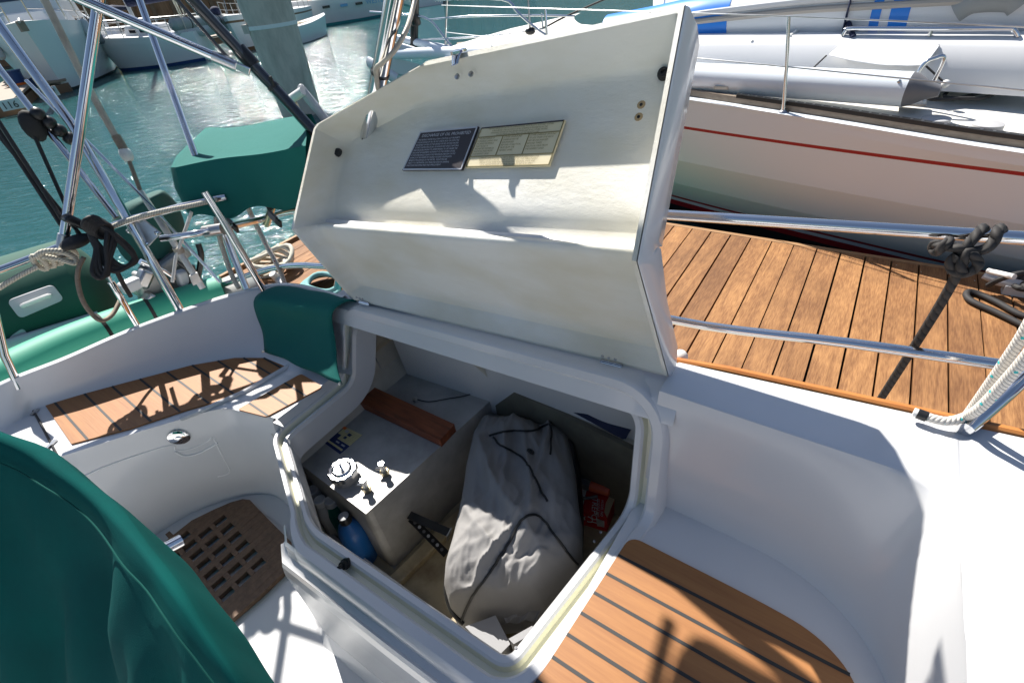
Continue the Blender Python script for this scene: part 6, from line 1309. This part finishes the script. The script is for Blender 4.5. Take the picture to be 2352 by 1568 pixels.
# skiff
sk = thing('rowing_skiff', tuple(WP(710, 90)), 'small white clinker skiff lying in front of the long white ketch', 'skiff')
q = MB(); fr = hullmesh(q, WP(752, 79), WP(640, 112), 1.7, .75, 'bwhite', 'bwhite', .3, .6, .3, .01); q.build('hull', sk, sharp=30)
q = MB(); blockon(fr, .2, .9, .78, .02, 'nteak', q, .95); q.build('floorboards', sk); q = MB(); q.box(fr(.6, 0, .05), (.3, 1.2, .06), 'yellowp'); q.build('thwart', sk)
# dark hulled cutter between
t3, fr = sailboat('brown and white cutter half hidden behind the piling', WP(560, 120), WP(690, 72), 3.2, 1.3, boot='bbrown', k='bwhite', cover='navy', stripe='bbrown')
t4, fr = sailboat('black hulled ketch between the motor cruiser and the white sloop', WP(222, 158), WP(350, 108), 3.4, 1.15, boot='bbrown', k='bgrey', cover='navy')
t5, fr = sailboat('white sloop with blue trim showing its stern near the bow of the moored yacht', WP(900, -12), WP(985, 14), 3.6, 1.3, boot='bteal', cover='bblue')
t6, fr = sailboat('white sloop in the farther row behind the black hulled ketch', WP(400, 75), WP(560, 50), 3.3, 1.25, boot='bteal', cover='hypb')
t7, fr = sailboat('dark blue hulled sloop in the farther row on the right', WP(1010, -22), WP(1180, -45), 3.6, 1.3, boot='bblue', k='bblue', cover='navy')
t8, fr = sailboat('white sloop in the far row above the long white ketch', WP(640, 22), WP(780, 0), 3.4, 1.3, boot='bblue', cover='wcloth')
# yellow buoy
q = MB(); p = WP(272, 152); q.ball(p+V((0, 0, .1)), .42, 'yellow', 14, 10, (1.4, 1, .75)); q.tube([p+V((0, 0, .3)), p+V((0, 0, .5))], .06, 'white', 8); tag(q.build('yellow_buoy'), 'yellow mooring buoy floating off the bow of the motor cruiser', 'buoy')
# floating docks on the left with their numbers
def dockbox(name, label, p, L_, W_, ang, k='nteak', h=.5):
    t = thing(name, tuple(p), label, 'dock'); R = Matrix.Rotation(ang, 3, 'Z')
    q = MB(); q.box(p+V((0, 0, h/2-.1)), (L_, W_, h-.2), 'bbrown', R); q.build('dock_fascia', t); q = MB(); q.box(p+V((0, 0, h-.07)), (L_, W_, .08), k, R); q.build('dock_deck', t); return t
dA_ = dockbox('floating_dock', 'floating dock finger numbered 115 beside the motor cruiser', WP(112, 224)+V((-5.2, 2.2, 0)), 10, 1.3, math.atan2(away.y, away.x))
dB_ = dockbox('floating_dock', 'floating dock finger numbered 116 at the left edge', WP(20, 268)+V((-5.0, 1.6, 0)), 10, 1.5, math.atan2(away.y, away.x))
for par, u, v, num in ((dA_, 110, 212, '115'), (dB_, 26, 240, '116')):
    p = WP(u, v); p = p+(-away)*.12; nx = V((-away.y, away.x, 0)); nx = nx if nx.dot(V((CX.x, CY.x, CZ.x))) > 0 else -nx
    q = MB(); c_ = PZ(u, v, SEA+.34); R_ = Matrix.Rotation(math.atan2(nx.y, nx.x), 3, 'Z'); q.box(c_, (.62, .03, .32), 'white', R_); q.text(num, c_-nx*.26-away*.03+V((0, 0, -.11)), nx, V((0, 0, 1)), .30, 'blk', .01); q.build('number_board', par)
q = MB(); p = PZ(36, 188, SEA+.6); q.lathe([(.30, -.2), (.36, .35), (.38, .36), (.38, .40)], p, 'bblue', 18); q.lathe([(.31, -.21), (.33, -.05)], p, 'orangel', 18); tag(q.build('dock_bin'), 'blue and orange bin standing on the dock numbered 116', 'bin')
q = MB(); a = PZ(78, 188, SEA+.9); b = PZ(118, 208, SEA+.35); q.tube(smooth([a, lerp(a, b, .4)+V((0, 0, -.05)), b], 5), [.22]*6+[.2]*4+[.06] if False else .13, 'navy', 10); tag(q.build('dark_fender'), 'dark blue cover slumped at the end of dock 115', 'cover')
dC_ = dockbox('floating_dock', 'floating dock with pale edging beyond the black hulled ketch', WP(330, 118)+V((-2.5, 1.0, 0)), 16, 1.6, math.atan2(.35, -.93)+0.0, 'bwhite2')
dD_ = dockbox('floating_dock', 'floating dock with brown sides behind the concrete piling', WP(575, 100)+V((-4, 3, 0)), 14, 1.6, 1.1, 'nteak')
# ------------------------------------------------------------------ wharf, sheds and more distant things
wf = thing('timber_wharf', (-48, 22, SEA), 'long brown timber wharf wall behind the moored boats', 'wharf')
wa, wb = V((-62, 6, SEA)), V((-40, 62, SEA)); wd = (wb-wa); wl_ = wd.length; wd.normalize(); R_ = Matrix.Rotation(math.atan2(wd.y, wd.x), 3, 'Z')
q = MB(); q.box(lerp(wa, wb, .5)+V((0, 0, 1.9)), (wl_, .5, 4.2), 'wharf', R_); q.build('wharf_wall', wf)
q = MB()
for i in range(40): q.box(lerp(wa, wb, i/39)+R_ @ V((0, .45 if (R_ @ V((0, 1, 0))).dot(wa) < 0 else -.45, 1.6)), (.32, .32, 3.9), 'bbrown', R_)
tag(q.build('wharf_piles', wf), kind='stuff') if False else q.build('fender_piles', wf)
q = MB(); q.box(lerp(wa, wb, .5)+V((0, 0, 4.1)), (wl_, 1.2, .3), 'nteak', R_); q.build('wharf_cap', wf)
back = V((-wd.y, wd.x, 0)); back = back if back.dot(wa) > 0 else -back
for i, (f_, w_, h_, k_, lb) in enumerate([(.10, 18, 6, 'roof', 'low grey metal shed behind the wharf at the far left'), (.40, 16, 5, 'shed', 'tan walled shed behind the middle of the wharf'), (.72, 20, 6.5, 'roof', 'long grey shed behind the right part of the wharf')]):
    t = thing('harbour_shed', tuple(lerp(wa, wb, f_)+back*9+V((0, 0, 4))), lb, 'shed'); c_ = lerp(wa, wb, f_)+back*9+V((0, 0, 4.2))
    q = MB(); q.box(c_+V((0, 0, h_/2)), (w_, 10, h_), k_, R_); q.build('shed_walls', t)
    q = MB(); e = R_ @ V((w_/2+.4, 0, 0)); o_ = R_ @ V((0, 5.4, 0)); up_ = V((0, 0, h_)); rd = V((0, 0, h_+2.2))
    q.prism([c_-e-o_+up_, c_+e-o_+up_, c_+e+rd, c_-e+rd], (0, 0, -.15), 'roof'); q.prism([c_-e+rd, c_+e+rd, c_+e+o_+up_, c_-e+o_+up_], (0, 0, -.15), 'roof'); q.build('shed_roof', t, smooth=False)
gw = thing('gangway', (-44, 16, SEA+2), 'white lattice gangway sloping down from the wharf to the docks', 'gangway')
ga, gb_ = PZ(190, 45, SEA+2.3) if False else V((-55, 16.5, SEA+3.9)), V((-43, 15.5, SEA+.6))
for o_ in (-.6, .6):
    a, b = ga+V((0, o_, 0)), gb_+V((0, o_, 0)); q = MB(); q.tube([a, b], .06, 'bwhite', 6); q.tube([a+V((0, 0, 1.0)), b+V((0, 0, 1.0))], .05, 'bwhite', 6)
    for i in range(12): q.tube([lerp(a, b, i/12), lerp(a, b, (i+.5)/12)+V((0, 0, 1))], .03, 'bwhite', 5); q.tube([lerp(a, b, (i+.5)/12)+V((0, 0, 1)), lerp(a, b, (i+1)/12)], .03, 'bwhite', 5)
    q.build('truss_side', gw)
q = MB(); q.add([ga+V((0, -.6, 0)), ga+V((0, .6, 0)), gb_+V((0, .6, 0)), gb_+V((0, -.6, 0))], [(0, 1, 2, 3)], 'lgrey'); q.build('gangway_deck', gw)

# ------------------------------------------------------------------ unseen ring of high ground, added to block the bright low sky
M['sky_block'] = mat('sky_block_scrub', (.06, .075, .045), .9, noise=(.02, (.12, .11, .07), .35, .7, (1, 1, 1), 6))
q = MB(); rows = []
for rr_, hh in ((330, -3), (360, .35), (430, .8), (520, 1.0), (640, .6)):
    rows.append([V((rr_*math.cos(a_), rr_*math.sin(a_), SEA+(hh if hh < 0 else hh*(52+22*math.sin(3*a_+1)+13*math.sin(7*a_)+7*math.sin(17*a_+2))))) for a_ in [2*math.pi*i/160 for i in range(161)]])
q.grid(rows, 'sky_block'); tag(q.build('sky_block_hills', sharp=180), kind='structure')
